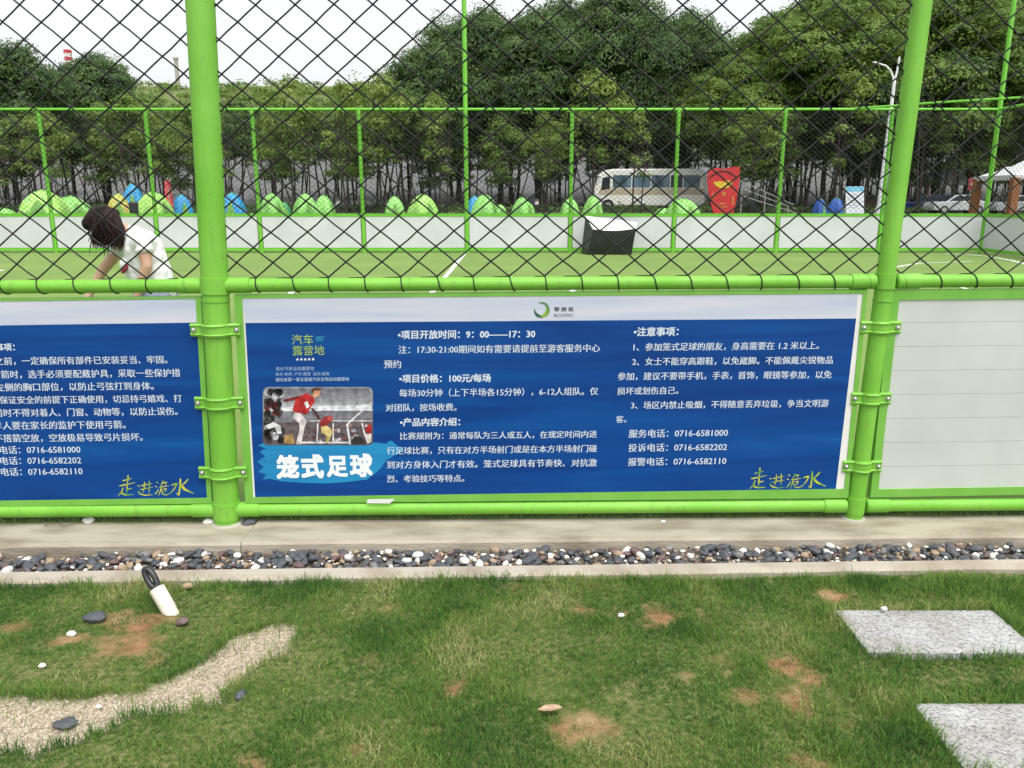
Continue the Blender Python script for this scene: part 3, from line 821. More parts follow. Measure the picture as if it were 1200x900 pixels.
def slogan(parent, dx, dy):
    """brush-written 走进洈水: tapered strokes"""
    S = [
     # 走
     ([(884, 555), (888, 554), (895, 552)], 1.0), ([(890.5, 548), (890.5, 554), (889, 560)], 1.2), ([(880, 561), (888, 559.5), (899, 557)], 1.1), ([(889.5, 560), (889, 566), (889, 570)], 1.1), ([(890, 565), (896, 563.5)], .9), ([(885, 563), (883, 568), (878.5, 573)], 1.1), ([(881, 569), (888, 571.5), (897, 571)], 1.4),
     # 进
     ([(905, 561), (914, 559), (919, 558)], .8), ([(904, 565.5), (913, 563.5), (920, 562.5)], .8), ([(910, 556), (909.5, 564), (907, 570)], .9), ([(915.5, 555), (915.5, 562), (915, 570)], .9), ([(902, 560), (903.5, 562)], 1.0), ([(902, 567), (905, 570.5), (912, 572), (920, 571)], 1.1),
     # 洈
     ([(924, 556), (926, 558)], 1.0), ([(922.5, 561), (924.5, 562.5)], 1.0), ([(922, 571), (925, 567.5), (926.5, 564)], 1.0), ([(932, 555), (930, 559), (928, 562)], .9), ([(930, 558), (936, 556.5), (934, 560)], .8), ([(927, 562.5), (933, 561.5), (939, 560.5)], .8), ([(930, 562), (928.5, 567), (926, 573)], .9), ([(931, 565), (935.5, 564), (934.5, 567.5), (931, 568)], .8), ([(930.5, 566), (931, 570.5), (936, 571.5), (939.5, 569)], 1.0),
     # 水
     ([(952, 552), (951.5, 561), (950, 572), (947, 569)], 1.5), ([(941, 560), (948, 558), (945, 564), (939, 571)], 1.2), ([(961, 553), (957, 557.5), (953, 560.5)], 1.2), ([(952.5, 560), (957, 565), (967.5, 570)], 2.0)]
    mb = MB()
    for pts, wd in S:
        P = []
        for i in range(len(pts) - 1):
            for t in np.linspace(0, 1, 5)[: None if i == len(pts) - 2 else -1]:
                P.append((pts[i][0] + (pts[i + 1][0] - pts[i][0]) * t, pts[i][1] + (pts[i + 1][1] - pts[i][1]) * t))
        n_ = len(P); V = []
        for i, q in enumerate(P):
            a = P[max(0, i - 1)]; b = P[min(n_ - 1, i + 1)]; tx, ty = b[0] - a[0], b[1] - a[1]; ll = math.hypot(tx, ty) or 1
            f = i / (n_ - 1); w_ = wd * .80 * (1 - .75 * f ** 2) * (.6 + .4 * min(1, f * 5))
            for sg in (-1, 1): V.append(fp(q[0] - ty / ll * w_ * sg + dx, q[1] + tx / ll * w_ * sg + dy, .0146))
        mb.add(V, [(2 * i, 2 * i + 1, 2 * i + 3, 2 * i + 2) for i in range(n_ - 1)])
    mb.build("slogan", mat("slogan_ink", (.10, .34, .04), (.62, .56, .04), scale=26, rough=.5, lo=.38, hi=.62), parent)
slogan(ban, 0, 0)
# swirl logo and its two-line name
def swirl(parent):
    cx, cy = 634.5, 363.0
    def arc(a0, a1, R0, wmax, mi, k=18, dx=0, dy=0):
        outp, inp = [], []
        for i in range(k + 1):
            f = i / k; a = a0 + (a1 - a0) * f; wd = wmax * math.sin(math.pi * min(1, .12 + f * .9)) * (1 if f < .98 else .3)
            outp.append(fp(cx + dx + (R0 + wd / 2) * math.cos(a), cy + dy - (R0 + wd / 2) * math.sin(a), .0142 + .0003 * mi))
            inp.append(fp(cx + dx + (R0 - wd / 2) * math.cos(a), cy + dy - (R0 - wd / 2) * math.sin(a), .0142 + .0003 * mi))
        return [(outp[i], outp[i + 1], inp[i + 1], inp[i]) for i in range(k)]
    mb = MB()
    for qs, mi in ((arc(R(110), R(-60), 8.2, 2.6, 2), 2), (arc(R(40), R(-110), 7.4, 5.2, 1), 1), (arc(R(-60), R(-195), 8.0, 3.6, 0), 0)):
        for q in qs: mb.add(q, [(0, 1, 2, 3)], mi)
    mb.build("logo", [mat("logo_dark", (.01, .11, .06)), mat("logo_lime", (.22, .40, .03)), mat("logo_olive", (.10, .20, .08))], parent)
swirl(ban)
mb = MB(); put_text(mb, "鄂 旅 投", 649.5, 362.5, 672, 362.3, .0145, .03, .85); put_text(mb, "ECOTIC", 649.5, 369.6, 672, 369.4, .0145, .01, .8); mb.build("logo_name", mat("logo_ink", (.08, .10, .12), rough=.5), ban)
# ---- flat printed picture
mb = MB()
PC = {}
def pcol(name, rgb):
    c_ = srgb(*rgb)[:3]; mt = mat("print_" + name, tuple(x * .62 for x in c_), tuple(min(.9, x * 1.22 + .01) for x in c_), scale=34, rough=.42, detail=8)
    if name not in PC: PC[name] = (len(PC), mt)
    return PC[name][0]
def pp(poly, name, rgb, lay):
    mb.add([fp(308 + u * 129, 453.5 + v * 68.5, .0142 + .00025 * lay) for u, v in poly], [tuple(range(len(poly)))], pcol(name, rgb))
def rrect(u0, v0, u1, v1, r=.05):
    pts = []
    for (cx, cy, a0) in ((u1 - r, v0 + r * 1.9, -90), (u1 - r, v1 - r * 1.9, 0), (u0 + r, v1 - r * 1.9, 90), (u0 + r, v0 + r * 1.9, 180)):
        for a in np.linspace(R(a0), R(a0 + 90), 5): pts.append((cx + r * math.cos(a), cy + r * 1.9 * math.sin(a)))
    return pts
pp(rrect(0, 0, 1, 1), "sky_grey", (146, 146, 152), 0)
for k in range(7):
    pp([(.03 + .0, .02 + k * .045), (.97, .02 + k * .045), (.97, .07 + k * .045), (.03, .07 + k * .045)], "cloud%d" % k, (112 + k * 10, 112 + k * 10, 122 + k * 9), 1)
pp([(.01, .36), (.99, .30), (.99, .42), (.01, .42)], "glow", (214, 216, 220), 2)
pp([(0, .42), (1, .40), (1, .62), (0, .62)], "stand", (120, 120, 128), 2)
pp([(0, .60), (1, .60), (1, .95), (.97, .99), (.03, .99), (0, .95)], "pitch_dark", (96, 84, 88), 3)
rs_ = random.Random(5)
for k in range(70):
    u = rs_.uniform(.35, .97); v = rs_.uniform(.63, .93)
    c = rs_.choice([(150, 120, 120), (60, 50, 55), (190, 185, 190), (130, 60, 60), (90, 90, 110)])
    s_ = rs_.uniform(.008, .02); pp([(u - s_, v - s_), (u + s_, v - s_), (u + s_, v + s_ * 1.8), (u - s_, v + s_ * 1.8)], "crowd%d%d%d" % c, c, 4)
def bar(u0, v0, u1, v1, wd, name, rgb, lay):
    d = np.array([(u1 - u0) * 129, (v1 - v0) * 68.5]); d /= np.linalg.norm(d); nx_, ny_ = -d[1] * wd / 129, d[0] * wd / 68.5
    pp([(u0 + nx_, v0 + ny_), (u1 + nx_, v1 + ny_), (u1 - nx_, v1 - ny_), (u0 - nx_, v0 - ny_)], name, rgb, lay)
WL = (226, 226, 230)
bar(.18, .40, 1, .40, .45, "wl", WL, 5); bar(.42, .58, .99, .58, .5, "wl", WL, 5); bar(.77, .63, .985, .27, .7, "wl", WL, 6)
bar(.32, .95, .80, .95, 1.0, "wl", WL, 6); bar(.38, .62, .34, .98, .9, "wl", WL, 6); bar(.50, .62, .49, .97, .8, "wl", WL, 6); bar(.64, .62, .64, .97, .8, "wl", WL, 6); bar(.765, .63, .795, .98, 1.1, "wl", WL, 6); bar(.90, .62, .93, .85, .8, "wl", WL, 6)
# dark crowd at the left
for k in range(46):
    u = rs_.uniform(.02, .24) * rs_.uniform(.5, 1.0); v = rs_.uniform(.05, .94)
    if u > .06 + .16 * v + .08: continue
    c = rs_.choice([(30, 30, 36), (48, 46, 52), (20, 22, 26), (120, 40, 40), (200, 200, 205), (70, 66, 60), (28, 28, 30), (36, 34, 40)])
    a0 = rs_.uniform(0, 6.28); s_ = rs_.uniform(.03, .06)
    pp([(max(.012, u + s_ * math.cos(a0 + t) * rs_.uniform(.6, 1.1)), min(.97, max(.03, v + 1.7 * s_ * math.sin(a0 + t) * rs_.uniform(.6, 1.1)))) for t in np.linspace(0, 5.5, 7)], "c%d%d%d" % c, c, 7)
pp([(.02, .66), (.10, .60), (.16, .66), (.17, .80), (.13, .80), (.11, .69), (.05, .72)], "wl", WL, 8)
pp([(.20, .83), (.27, .80), (.29, .97), (.19, .97)], "tanbox", (176, 140, 86), 8)
# main player in red
RED = (176, 32, 34); SK = (206, 150, 118)
pp([(.30, .19), (.40, .10), (.455, .17), (.475, .24), (.43, .36), (.40, .47), (.29, .43), (.27, .40)], "red", RED, 9)
pp([(.18, .22), (.24, .19), (.33, .15), (.34, .20), (.27, .23), (.20, .25)], "sleeve_dark", (120, 28, 34), 9)
pp([(.375, .27), (.405, .24), (.425, .33), (.40, .37)], "wl", WL, 10)
pp([(.435, .36), (.455, .36), (.53, .54), (.51, .56)], "arm_dark", (90, 48, 46), 10)
pp([(.44, .08), (.455, .03), (.49, .01), (.52, .03), (.525, .10), (.50, .17), (.46, .18)], "skin", SK, 10)
pp([(.44, .08), (.45, .03), (.49, .0 + .008), (.52, .03), (.515, .06), (.47, .06), (.455, .11)], "hair", (96, 60, 34), 11)
pp([(.29, .43), (.35, .45), (.40, .60), (.37, .72), (.345, .98), (.30, .98), (.335, .72), (.33, .62), (.27, .52)], "wl2", (214, 206, 204), 9)
pp([(.52, .58), (.56, .50), (.60, .50), (.62, .58), (.58, .66), (.54, .70), (.51, .66)], "red2", (140, 36, 42), 9)
pp([(.60, .48), (.63, .50), (.64, .57), (.61, .60), (.59, .55)], "helm", (170, 70, 66), 10)
pp([(.53, .68), (.58, .66), (.65, .76), (.62, .82), (.60, .95), (.57, .95), (.58, .82), (.53, .78)], "legs", (206, 186, 120), 10)
pp([(.80, .92), (.84, .84), (.90, .86), (.93, .97), (.80, .98)], "cam", (44, 40, 42), 9)
pp([(.93, .72), (.96, .64), (.985, .66), (.985, .80), (.94, .78)], "red", RED, 10); pp([(.92, .80), (.985, .80), (.985, .94), (.95, .97)], "wl2", (214, 206, 204), 9)
order = sorted(PC.values(), key=lambda q: q[0])
mb.build("printed_picture", [q[1] for q in order], ban, recalc=False)

# ---- left board
O = [(-480, 355), (235.5, 347.5), (248.5, 590), (-440, 600)]
I = [(-474, 359), (229, 350), (242.5, 583.5), (-432, 593)]
bl = board("notice_board", "blue printed board with archery safety text, cut off at the left edge of the picture", O, I)
mb = MB(); quad_panel(mb, (-476, 357), (231, 349), (244, 585), (-434, 595), .012, .012); ban2 = mb.build("banner", VINYL, bl)
mb = MB(); quad_panel(mb, (-473, 358), (229.5, 350.5), (230.5, 378), (-470, 388), .0135, .001); mb.build("header_band", HEADER, ban2)
mb = MB(); quad_panel(mb, (-470, 388), (230.5, 378), (242.5, 584), (-433, 594), .0135, .001); mb.build("blue_print", BLUE, ban2)
mb = MB()
T2 = [("•注意事项：", -28, 407.5, 17, 406.8, .03), ("1、在使用弓之前，一定确保所有部件已安装妥当、牢固。", -62, 424, 196, 421.5, .014), ("2、在射箭时，选手必须要配戴护具，采取一些保护措", -36, 439.5, 211, 437, .014),
      ("施，戴在左侧的胸口部位，以防止弓弦打到身体。", -48, 454.5, 180, 452.3, .014), ("3、请在保证安全的前提下正确使用，切忌持弓嬉戏、打", -36, 469.5, 213, 467, .014), ("闹，放箭时不得对着人、门窗、动物等，以防止误伤。", -38, 484.5, 208, 482, .014),
      ("4、未成年人要在家长的监护下使用弓箭。", -46, 499.5, 147, 497.6, .014), ("5、切忌不搭箭空放，空放极易导致弓片损坏。", -44, 514.3, 167, 512.2, .014),
      ("服务电话：0716-6581000", -23, 527.8, 94, 526.6, .014), ("投诉电话：0716-6582202", -22.5, 540.5, 95, 539.2, .014), ("报警电话：0716-6582110", -22, 553.5, 96.5, 552, .014)]
for (t, x0, y0, x1, y1, b_) in T2: put_text(mb, t, x0, y0, x1, y1, .0145, b_)
mb.build("lettering", INK, ban2)
slogan(ban2, -740.5, 8.5)
# ---- right board, plain
O = [(1044, 340), (1790, 334), (1735, 570), (1020, 583)]
I = [(1054, 351.5), (1783, 345), (1728, 562), (1029.5, 573.5)]
brd = board("notice_board", "plain pale grey slatted board without any print, right of the thinner post", O, I)
m, n, l, p = new_mat("plain_board"); p.inputs["Roughness"].default_value = .5
tc = n.new("ShaderNodeTexCoord"); nz = n.new("ShaderNodeTexNoise"); nz.inputs["Scale"].default_value = 3; nz.inputs["Detail"].default_value = 6; l.new(tc.outputs["Object"], nz.inputs[0])
l.new(ramp(nz.outputs[0], [(.3, (.50, .53, .49, 1)), (.7, (.57, .60, .56, 1))]), p.inputs[0])
PLAIN = m
mb = MB()
for k in range(8):
    f0, f1 = k / 8 + .0006, (k + 1) / 8 - .0006
    lerp = lambda a, b, f: (a[0] + (b[0] - a[0]) * f, a[1] + (b[1] - a[1]) * f)
    quad_panel(mb, lerp((1052, 350), (1028, 575), f0), lerp((1785, 343), (1730, 564), f0), lerp((1785, 343), (1730, 564), f1), lerp((1052, 350), (1028, 575), f1), .010, .008)
mb.build("panel", PLAIN, brd)

# ================================================================== FAR AND SIDE FENCES
def far_fence(name, label, org, dirv, nrm, ks, tall, spacing=3.07, first=0.0, tag_="far"):
    rt = thing(name, label, "fence", tuple(org))
    org = np.array(org, float); dirv = np.array(dirv, float); nrm = np.array(nrm, float)
    pt = lambda s_, z_, o=0: org + dirv * s_ + nrm * o + np.array([0, 0, z_])
    ss = [first + k * spacing for k in ks]
    for k, s_ in zip(ks, ss):
        mb = MB(); mb.tube([pt(s_, -.05), pt(s_, 7.2 if k in tall else 4.09)], .066 if k in tall else .056, 12); mb.build("post", GREEN_FAR, rt)
    mb = MB(); mb.tube([pt(ss[0], 4.07), pt(ss[-1], 4.07)], .038, 10); mb.build("top_rail", GREEN_FAR, rt)
    mb = MB(); mb.box(pt((ss[0] + ss[-1]) / 2, 1.10), (abs(ss[-1] - ss[0]), .05, .09), math.atan2(dirv[1], dirv[0])); mb.build("board_rail", GREEN_FAR, rt)
    mb = MB(); mb.box(pt((ss[0] + ss[-1]) / 2, .09), (abs(ss[-1] - ss[0]), .05, .09), math.atan2(dirv[1], dirv[0])); mb.build("board_rail", GREEN_FAR, rt)
    for a, b in zip(ss[:-1], ss[1:]):
        mb = MB(); mb.box(pt((a + b) / 2, .595), (abs(b - a) - .16, .03, .90), math.atan2(dirv[1], dirv[0])); mb.build("panel", WHITE_PANEL, rt)
    return rt
far_fence("cage_fence", "green fence with white board panels across the far side of the pitch", (-1.34, FYB, 0), (1, 0, 0), (0, -1, 0), list(range(-6, 6)), (0, 5, -5))
far_fence("cage_fence", "green fence with white board panels turning back along the right end of the pitch", (-1.34 + 5 * 3.07, FYB, 0), (0, -1, 0), (-1, 0, 0), list(range(0, 7)), (5,), first=0.0)
FARNET = mat("far_net_cord", (.03, .032, .03), rough=.9)
fnet = thing("rope_net", "fine dark rope net hung on the far fence above its white boards", "net", (0, FYB, 0))
netmesh("mesh", fnet, -19.7, 14.0, 1.14, 4.05, (0, FYB - .07, 0), (1, 0, 0), (0, -1, 0), .172, .139, .0045, FARNET, knots=False, seg=3, sub=1)
fnet2 = thing("rope_net", "fine dark rope net hung on the fence along the right end of the pitch", "net", (14, 14, 0))
netmesh("mesh", fnet2, 0, 18.4, 1.14, 4.05, (14 - .07, 23.9, 0), (0, -1, 0), (-1, 0, 0), .172, .139, .0045, FARNET, knots=False, seg=3, sub=1)
mb = MB(); mb.tube([at_y(1000, 127.5, 24.0), (11.6, 22.9, 4.13), (14.3, 20.9, 4.12)], .03, 8)
tag(mb.build("corner_brace", GREEN_FAR), "thin green pipe running slantwise across the far right corner above the net", "pipe")

# ================================================================== FOREGROUND OBJECTS
# granite slabs
m, n, l, p = new_mat("granite"); p.inputs["Roughness"].default_value = .75
tc = n.new("ShaderNodeTexCoord"); mp = n.new("ShaderNodeMapping"); mp.inputs["Scale"].default_value = (.75, 1.15, 1); l.new(tc.outputs["Object"], mp.inputs[0])
g1 = n.new("ShaderNodeTexNoise"); g1.inputs["Scale"].default_value = 120; g1.inputs["Detail"].default_value = 8; l.new(mp.outputs[0], g1.inputs[0])
g2 = n.new("ShaderNodeTexNoise"); g2.inputs["Scale"].default_value = 5; g2.inputs["Detail"].default_value = 5; l.new(tc.outputs["Object"], g2.inputs[0])
gc = ramp(g1.outputs[0], [(.33, (.16, .16, .165, 1)), (.43, (.31, .31, .315, 1)), (.5, (.40, .40, .405, 1)), (.64, (.50, .50, .495, 1))])
gd = ramp(g2.outputs[0], [(.35, (.70, .68, .62, 1)), (.6, (1, 1, 1, 1))])
q = n.new("ShaderNodeMix"); q.data_type = 'RGBA'; q.blend_type = 'MULTIPLY'; q.inputs[0].default_value = 1; l.new(gc, q.inputs[6]); l.new(gd, q.inputs[7]); l.new(q.outputs[2], p.inputs[0])
bp = n.new("ShaderNodeBump"); bp.inputs["Strength"].default_value = .5; bp.inputs["Distance"].default_value = .006; l.new(g1.outputs[0], bp.inputs["Height"]); l.new(bp.outputs[0], p.inputs["Normal"])
GRANITE = m
for k, (x0, x1, y0, y1) in enumerate(SLABS):
    mb = MB(); nxs, nys = 30, 16
    c = ((x0 + x1) / 2, (y0 + y1) / 2, LZ)
    top = [(x0 + (x1 - x0) * i / nxs, y0 + (y1 - y0) * j / nys) for j in range(nys + 1) for i in range(nxs + 1)]
    def jit(x, y, i, j):
        e = (i in (0, nxs)) or (j in (0, nys))
        return (x + (.004 * mnoise.noise(Vector((x * 40, y * 40, 1))) if e else 0), y + (.004 * mnoise.noise(Vector((x * 40, y * 40, 5))) if e else 0), -.036 - (.004 if e else 0) + .0018 * mnoise.noise(Vector((x * 30, y * 30, 9))))
    V = [jit(top[j * (nxs + 1) + i][0], top[j * (nxs + 1) + i][1], i, j) for j in range(nys + 1) for i in range(nxs + 1)]
    Fc = [(j * (nxs + 1) + i, j * (nxs + 1) + i + 1, (j + 1) * (nxs + 1) + i + 1, (j + 1) * (nxs + 1) + i) for j in range(nys) for i in range(nxs)]
    rim_ = [i for i in range(nxs + 1)] + [j * (nxs + 1) + nxs for j in range(1, nys + 1)] + [nys * (nxs + 1) + i for i in range(nxs - 1, -1, -1)] + [j * (nxs + 1) for j in range(nys - 1, 0, -1)]
    b0 = len(V)
    V += [(V[i][0], V[i][1], -.09) for i in rim_]
    for a in range(len(rim_)):
        b = (a + 1) % len(rim_); Fc.append((rim_[a], b0 + a, b0 + b, rim_[b]))
    mb.add(V, Fc)
    tag(mb.build("stepping_stone", GRANITE), ["speckled grey granite slab in the lawn, the one lying nearer the fence", "speckled grey granite slab cut off by the bottom right corner of the picture"][k], "stepping stone", "granite stepping stones")

# pebbles
STONE = {
    "dark": mat("pebble_slate", (.040, .046, .056), (.115, .122, .135), scale=18, rough=.6, bump=.25, bscale=50),
    "white": mat("pebble_white", (.62, .60, .55), (.78, .77, .73), scale=25, rough=.55, bump=.15, bscale=70),
    "tan": mat("pebble_tan", (.26, .17, .10), (.42, .32, .22), scale=22, rough=.65, bump=.2, bscale=60),
    "grey": mat("pebble_grey", (.14, .14, .14), (.24, .23, .23), scale=20, rough=.65, bump=.2, bscale=60),
    "plum": mat("pebble_plum", (.10, .06, .06), (.19, .12, .115), scale=20, rough=.65, bump=.2, bscale=60),
}
def stone_mesh(seed, sz, flat, angular, name, matl):
    bm = bmesh.new(); bmesh.ops.create_icosphere(bm, subdivisions=3, radius=1)
    for v in bm.verts:
        d = v.co.normalized(); k = 1 + .28 * mnoise.noise(d * 1.1 + Vector((seed, 0, 0))) + angular * .22 * mnoise.noise(d * 2.4 + Vector((0, seed, 0)))
        v.co = Vector((d.x * sz, d.y * sz * .68, d.z * sz * flat)) * k
    me = bpy.data.meshes.new(name); bm.to_mesh(me); bm.free()
    for q in me.polygons: q.use_smooth = True
    me.materials.append(matl); return me
PM = {}
for kind, flat, ang in (("dark", .42, 1.3), ("white", .6, .3), ("tan", .6, .6), ("grey", .5, .7), ("plum", .5, .8)):
    PM[kind] = [stone_mesh(q * 7.3 + len(kind), 1.0, flat, ang, "pebble", STONE[kind]) for q in range(5)]
PLAB = {"dark": "dark slate coloured river pebble in the strip along the kerb", "white": "white rounded river pebble in the strip along the kerb", "tan": "tan brown river pebble in the strip along the kerb",
        "grey": "mid grey river pebble in the strip along the kerb", "plum": "reddish brown river pebble in the strip along the kerb"}
def add_pebble(kind, loc, sz, label, group=None, cat="pebble", name="pebble", tilt=.5):
    o = bpy.data.objects.new(name, random.choice(PM[kind])); COL.objects.link(o)
    o.location = loc; o.scale = (sz, sz, sz); o.rotation_euler = (random.uniform(-tilt, tilt), random.uniform(-tilt, tilt), random.uniform(0, 6.28))
    return tag(o, label, cat, group)
pr = random.Random(3)
spots = []
for k in range(2600):
    x = pr.uniform(-2.55, 2.75); t = pr.random()
    yf, yb = peb_front(x) + .012, kerb_front(x) - .012
    y = yf + (yb - yf) * t
    if x < -1.98 and t > .62 and pr.random() < .8: continue
    r_ = pr.random()
    kind = "dark" if r_ < .54 else "white" if r_ < .71 else "tan" if r_ < .85 else "grey" if r_ < .91 else "plum"
    sz = (.012 + .022 * pr.random() ** 1.6) * (1.1 if kind == "dark" else .86 if kind in ("white", "tan") else 1)
    ok = True; lift = 0
    for (x2, y2, s2, z2) in spots:
        d = math.hypot((x - x2), (y - y2))
        if d < (sz + s2) * .62: ok = False; break
        if d < (sz + s2) * .95: lift = max(lift, .010)
    if not ok: continue
    spots.append((x, y, sz, -.052 + lift + pr.uniform(0, .008)))
    spots[-1] = spots[-1][:4]
    if len(spots) == 1: KN = []
    KN.append(kind)
order = sorted(range(len(spots)), key=lambda i: -spots[i][2])
big = set(order[:290])
sv = []; sf = []; sm_ = []; base_ = 0
small = MB()
kinds = ["dark", "white", "tan", "grey", "plum"]
for i, (x, y, sz, z) in enumerate(spots):
    if i in big: add_pebble(KN[i], (x, y, z), sz, PLAB[KN[i]], "river pebbles in the strip before the fence")
def lowstone(mb, c, sz, mi, r0):
    M = Matrix.Rotation(r0.uniform(0, 6.28), 3, 'Z') @ Matrix.Rotation(r0.uniform(-.5, .5), 3, 'X')
    mb.ellipsoid(c, (sz * r0.uniform(.8, 1.2), sz * r0.uniform(.5, .8), sz * r0.uniform(.4, .65)), 8, 5, M, mi)
for i, (x, y, sz, z) in enumerate(spots):
    if i not in big: lowstone(small, (x, y, z), sz, kinds.index(KN[i]), pr)
for k in range(900):        # chips lying between the big ones
    x = pr.uniform(-2.6, 2.8); y = peb_front(x) + .006 + (kerb_front(x) - peb_front(x) - .012) * pr.random()
    lowstone(small, (x, y, -.054 + pr.uniform(0, .012)), pr.uniform(.006, .013), pr.choices([0, 1, 2, 3, 4], [5, 1.3, 3, 2, 1])[0], pr)
struct(small.build("pebbles", [STONE[q] for q in kinds], recalc=False), "stuff", "small river stones filling the strip between the larger pebbles", "pebbles")
print("pebbles", len(spots))
# loose stones
def loose(kind, px, py, z, wpx, label, name="stone", flat=None, rz=0.0, cat="stone"):
    c = at_z(px, py, z); dep = c[1] * cp + (EYE - z) * sp; s_ = wpx / 2 * dep / F
    o = bpy.data.objects.new(name, random.choice(PM[kind])); COL.objects.link(o)
    o.location = (c[0], c[1], z + s_ * .25); o.scale = (s_, s_, s_ * (flat or 1)); o.rotation_euler = (.1, -.05, rz)
    return tag(o, label, cat)
loose("white", 104, 612, .0, 14, "white pebble lying on the kerb under the left blue board")
loose("white", 245, 613, .0, 13, "white pebble lying on the kerb touching the thick left post")
loose("dark", 292, 614, .0, 16, "dark flat stone on the kerb just right of the thick left post")
loose("white", 777, 612, .0, 6, "tiny white stone on the kerb midway under the middle board")
loose("dark", 112, 726, -.052, 26, "dark slate stone lying in the lawn left of the white stake light", flat=.8)
loose("white", 84, 744, -.052, 12, "white pebble in the bare soil below the dark slate stone")
loose("dark", 77, 850, -.075, 26, "greenish slate piece half sunk in the gravel path", flat=.5)
loose("dark", 282, 817, -.058, 16, "grey slate piece standing up in the grass beside the gravel path", flat=1.6, rz=1.2)
loose("white", 50, 781, -.05, 9, "small white pebble in the grass just above the gravel path")
loose("white", 728, 722, -.052, 8, "small white pebble on the bare soil patch below the middle board")
loose("white", 116, 829, -.074, 8, "small pale pebble on the gravel path")
loose("white", 1036, 714, -.02, 8, "small white pebble on the far edge of the granite slab")
loose("tan", 220, 688, -.045, 12, "brown clod of soil at the lawn edge beside the stake light")
loose("plum", 214, 730, -.05, 15, "reddish clod of soil in the lawn below the stake light")
# gravel grains on the path
gm = MB(); gr = random.Random(9)
GRAVEL = [mat("gravel_pale", (.46, .40, .30), (.62, .56, .45), scale=40, rough=.9), mat("gravel_pink", (.36, .28, .20), (.48, .39, .29), scale=40, rough=.9), mat("gravel_grey", (.20, .17, .14), (.30, .26, .22), scale=40, rough=.9)]
bx = [q[0] for q in PATH]; by = [q[1] for q in PATH]
GXs = np.array([gr.uniform(min(bx), max(bx)) for _ in range(16000)]); GYs = np.array([gr.uniform(min(by), max(by)) for _ in range(16000)])
okm = path_soft(GXs, GYs)
zg = LZ + (vnoise(GXs, GYs, 5, 8) - .5) * .025 + (vnoise(GXs, GYs, 30, 9) - .5) * .010 - okm * .022
for x, y, o_, z_ in zip(GXs, GYs, okm, zg):
    if o_ < gr.uniform(.3, .9): continue
    s_ = gr.uniform(.0022, .0062); M = Matrix.Rotation(gr.uniform(0, 6.28), 3, 'Z') @ Matrix.Rotation(gr.uniform(-.8, .8), 3, 'X')
    P6 = [M @ Vector(q) for q in ((s_, 0, 0), (0, s_ * .8, 0), (-s_ * .9, 0, 0), (0, -s_ * .7, 0), (0, 0, s_ * .7), (0, 0, -s_ * .7))]
    gm.add([(x + q.x, y + q.y, z_ + q.z + .001) for q in P6], [(0, 1, 4), (1, 2, 4), (2, 3, 4), (3, 0, 4), (1, 0, 5), (2, 1, 5), (3, 2, 5), (0, 3, 5)], gr.choices([0, 1, 2], [5, 3, 2])[0])
struct(gm.build("gravel", GRAVEL, recalc=False), "stuff", "pale coarse gravel on the curved strip through the lawn", "gravel")

# stake light (white tube with a black loop head), leaning
a = at_z(199, 716, -.055); b = at_y(184, 690, a[1] + .035); c = at_y(172, 678, a[1] + .06)
st = thing("stake_light", "white tube stake with black loop head leaning in the lawn by the pebble edging", "garden stake", tuple(a))
ax = Vector(b - a).normalized()
mb = MB(); mb.tube([Vector(a) - ax * .06, a, Vector(a) + ax * .004, b, Vector(b) + ax * .003], [.029, .029, .031, .031, .027], 24)
mb.build("tube", mat("ivory_plastic", (.70, .66, .52), (.80, .77, .66), scale=14, rough=.5, bump=.05), st)
mb = MB()
side = ax.cross(Vector((0, 1, 0))).normalized()
h0 = Vector(b) + ax * .002; ht = (Vector(c) - Vector(b)).length + .030
loop = []
for k in range(25):
    t = 2 * math.pi * k / 24
    loop.append(h0 + ax * (ht * .5 - ht * .5 * math.cos(t)) + side * (.017 * math.sin(t)))
BLACKP = mat("black_plastic", (.02, .02, .024), (.035, .035, .04), scale=20, rough=.4)
mb.tube(loop, .0125, 10, False)
mb.tube([h0 - ax * .004, h0 + ax * .012], [.022, .016], 14)
mb.build("loop_head", BLACKP, st)
# brown dry leaf, twig
lf = at_z(645, 831, -.03)
mb = MB(); Ls = .082; V = []; Fc = []
for i in range(11):
    f = i / 10; wd = .017 * math.sin(math.pi * f) ** .8 + .0006
    for j in range(5):
        g = (j - 2) / 2
        V.append((lf[0] + (f - .5) * Ls, lf[1] + g * wd + .012 * f, lf[2] + .005 * g * g + .003 * math.sin(3 * f) - .006))
for i in range(10):
    for j in range(4): Fc.append((i * 5 + j, (i + 1) * 5 + j, (i + 1) * 5 + j + 1, i * 5 + j + 1))
mb.add(V, Fc, 0, True)
tag(mb.build("dry_leaf", mat("dry_leaf", (.30, .19, .11), (.46, .32, .22), scale=60, rough=.7)), "curled brown dry leaf lying on the lawn", "leaf")
a = at_z(52, 616, .012)
mb = MB(); mb.tube([a, a + np.array([.05, .02, .006]), a + np.array([.11, -.01, .002]), a + np.array([.16, .015, .004])], [.003, .003, .0025, .0015], 6)
tag(mb.build("twig", mat("twig", (.10, .07, .04), (.16, .11, .07), scale=50, rough=.9)), "thin brown twig lying on the kerb left of the white pebble", "twig")

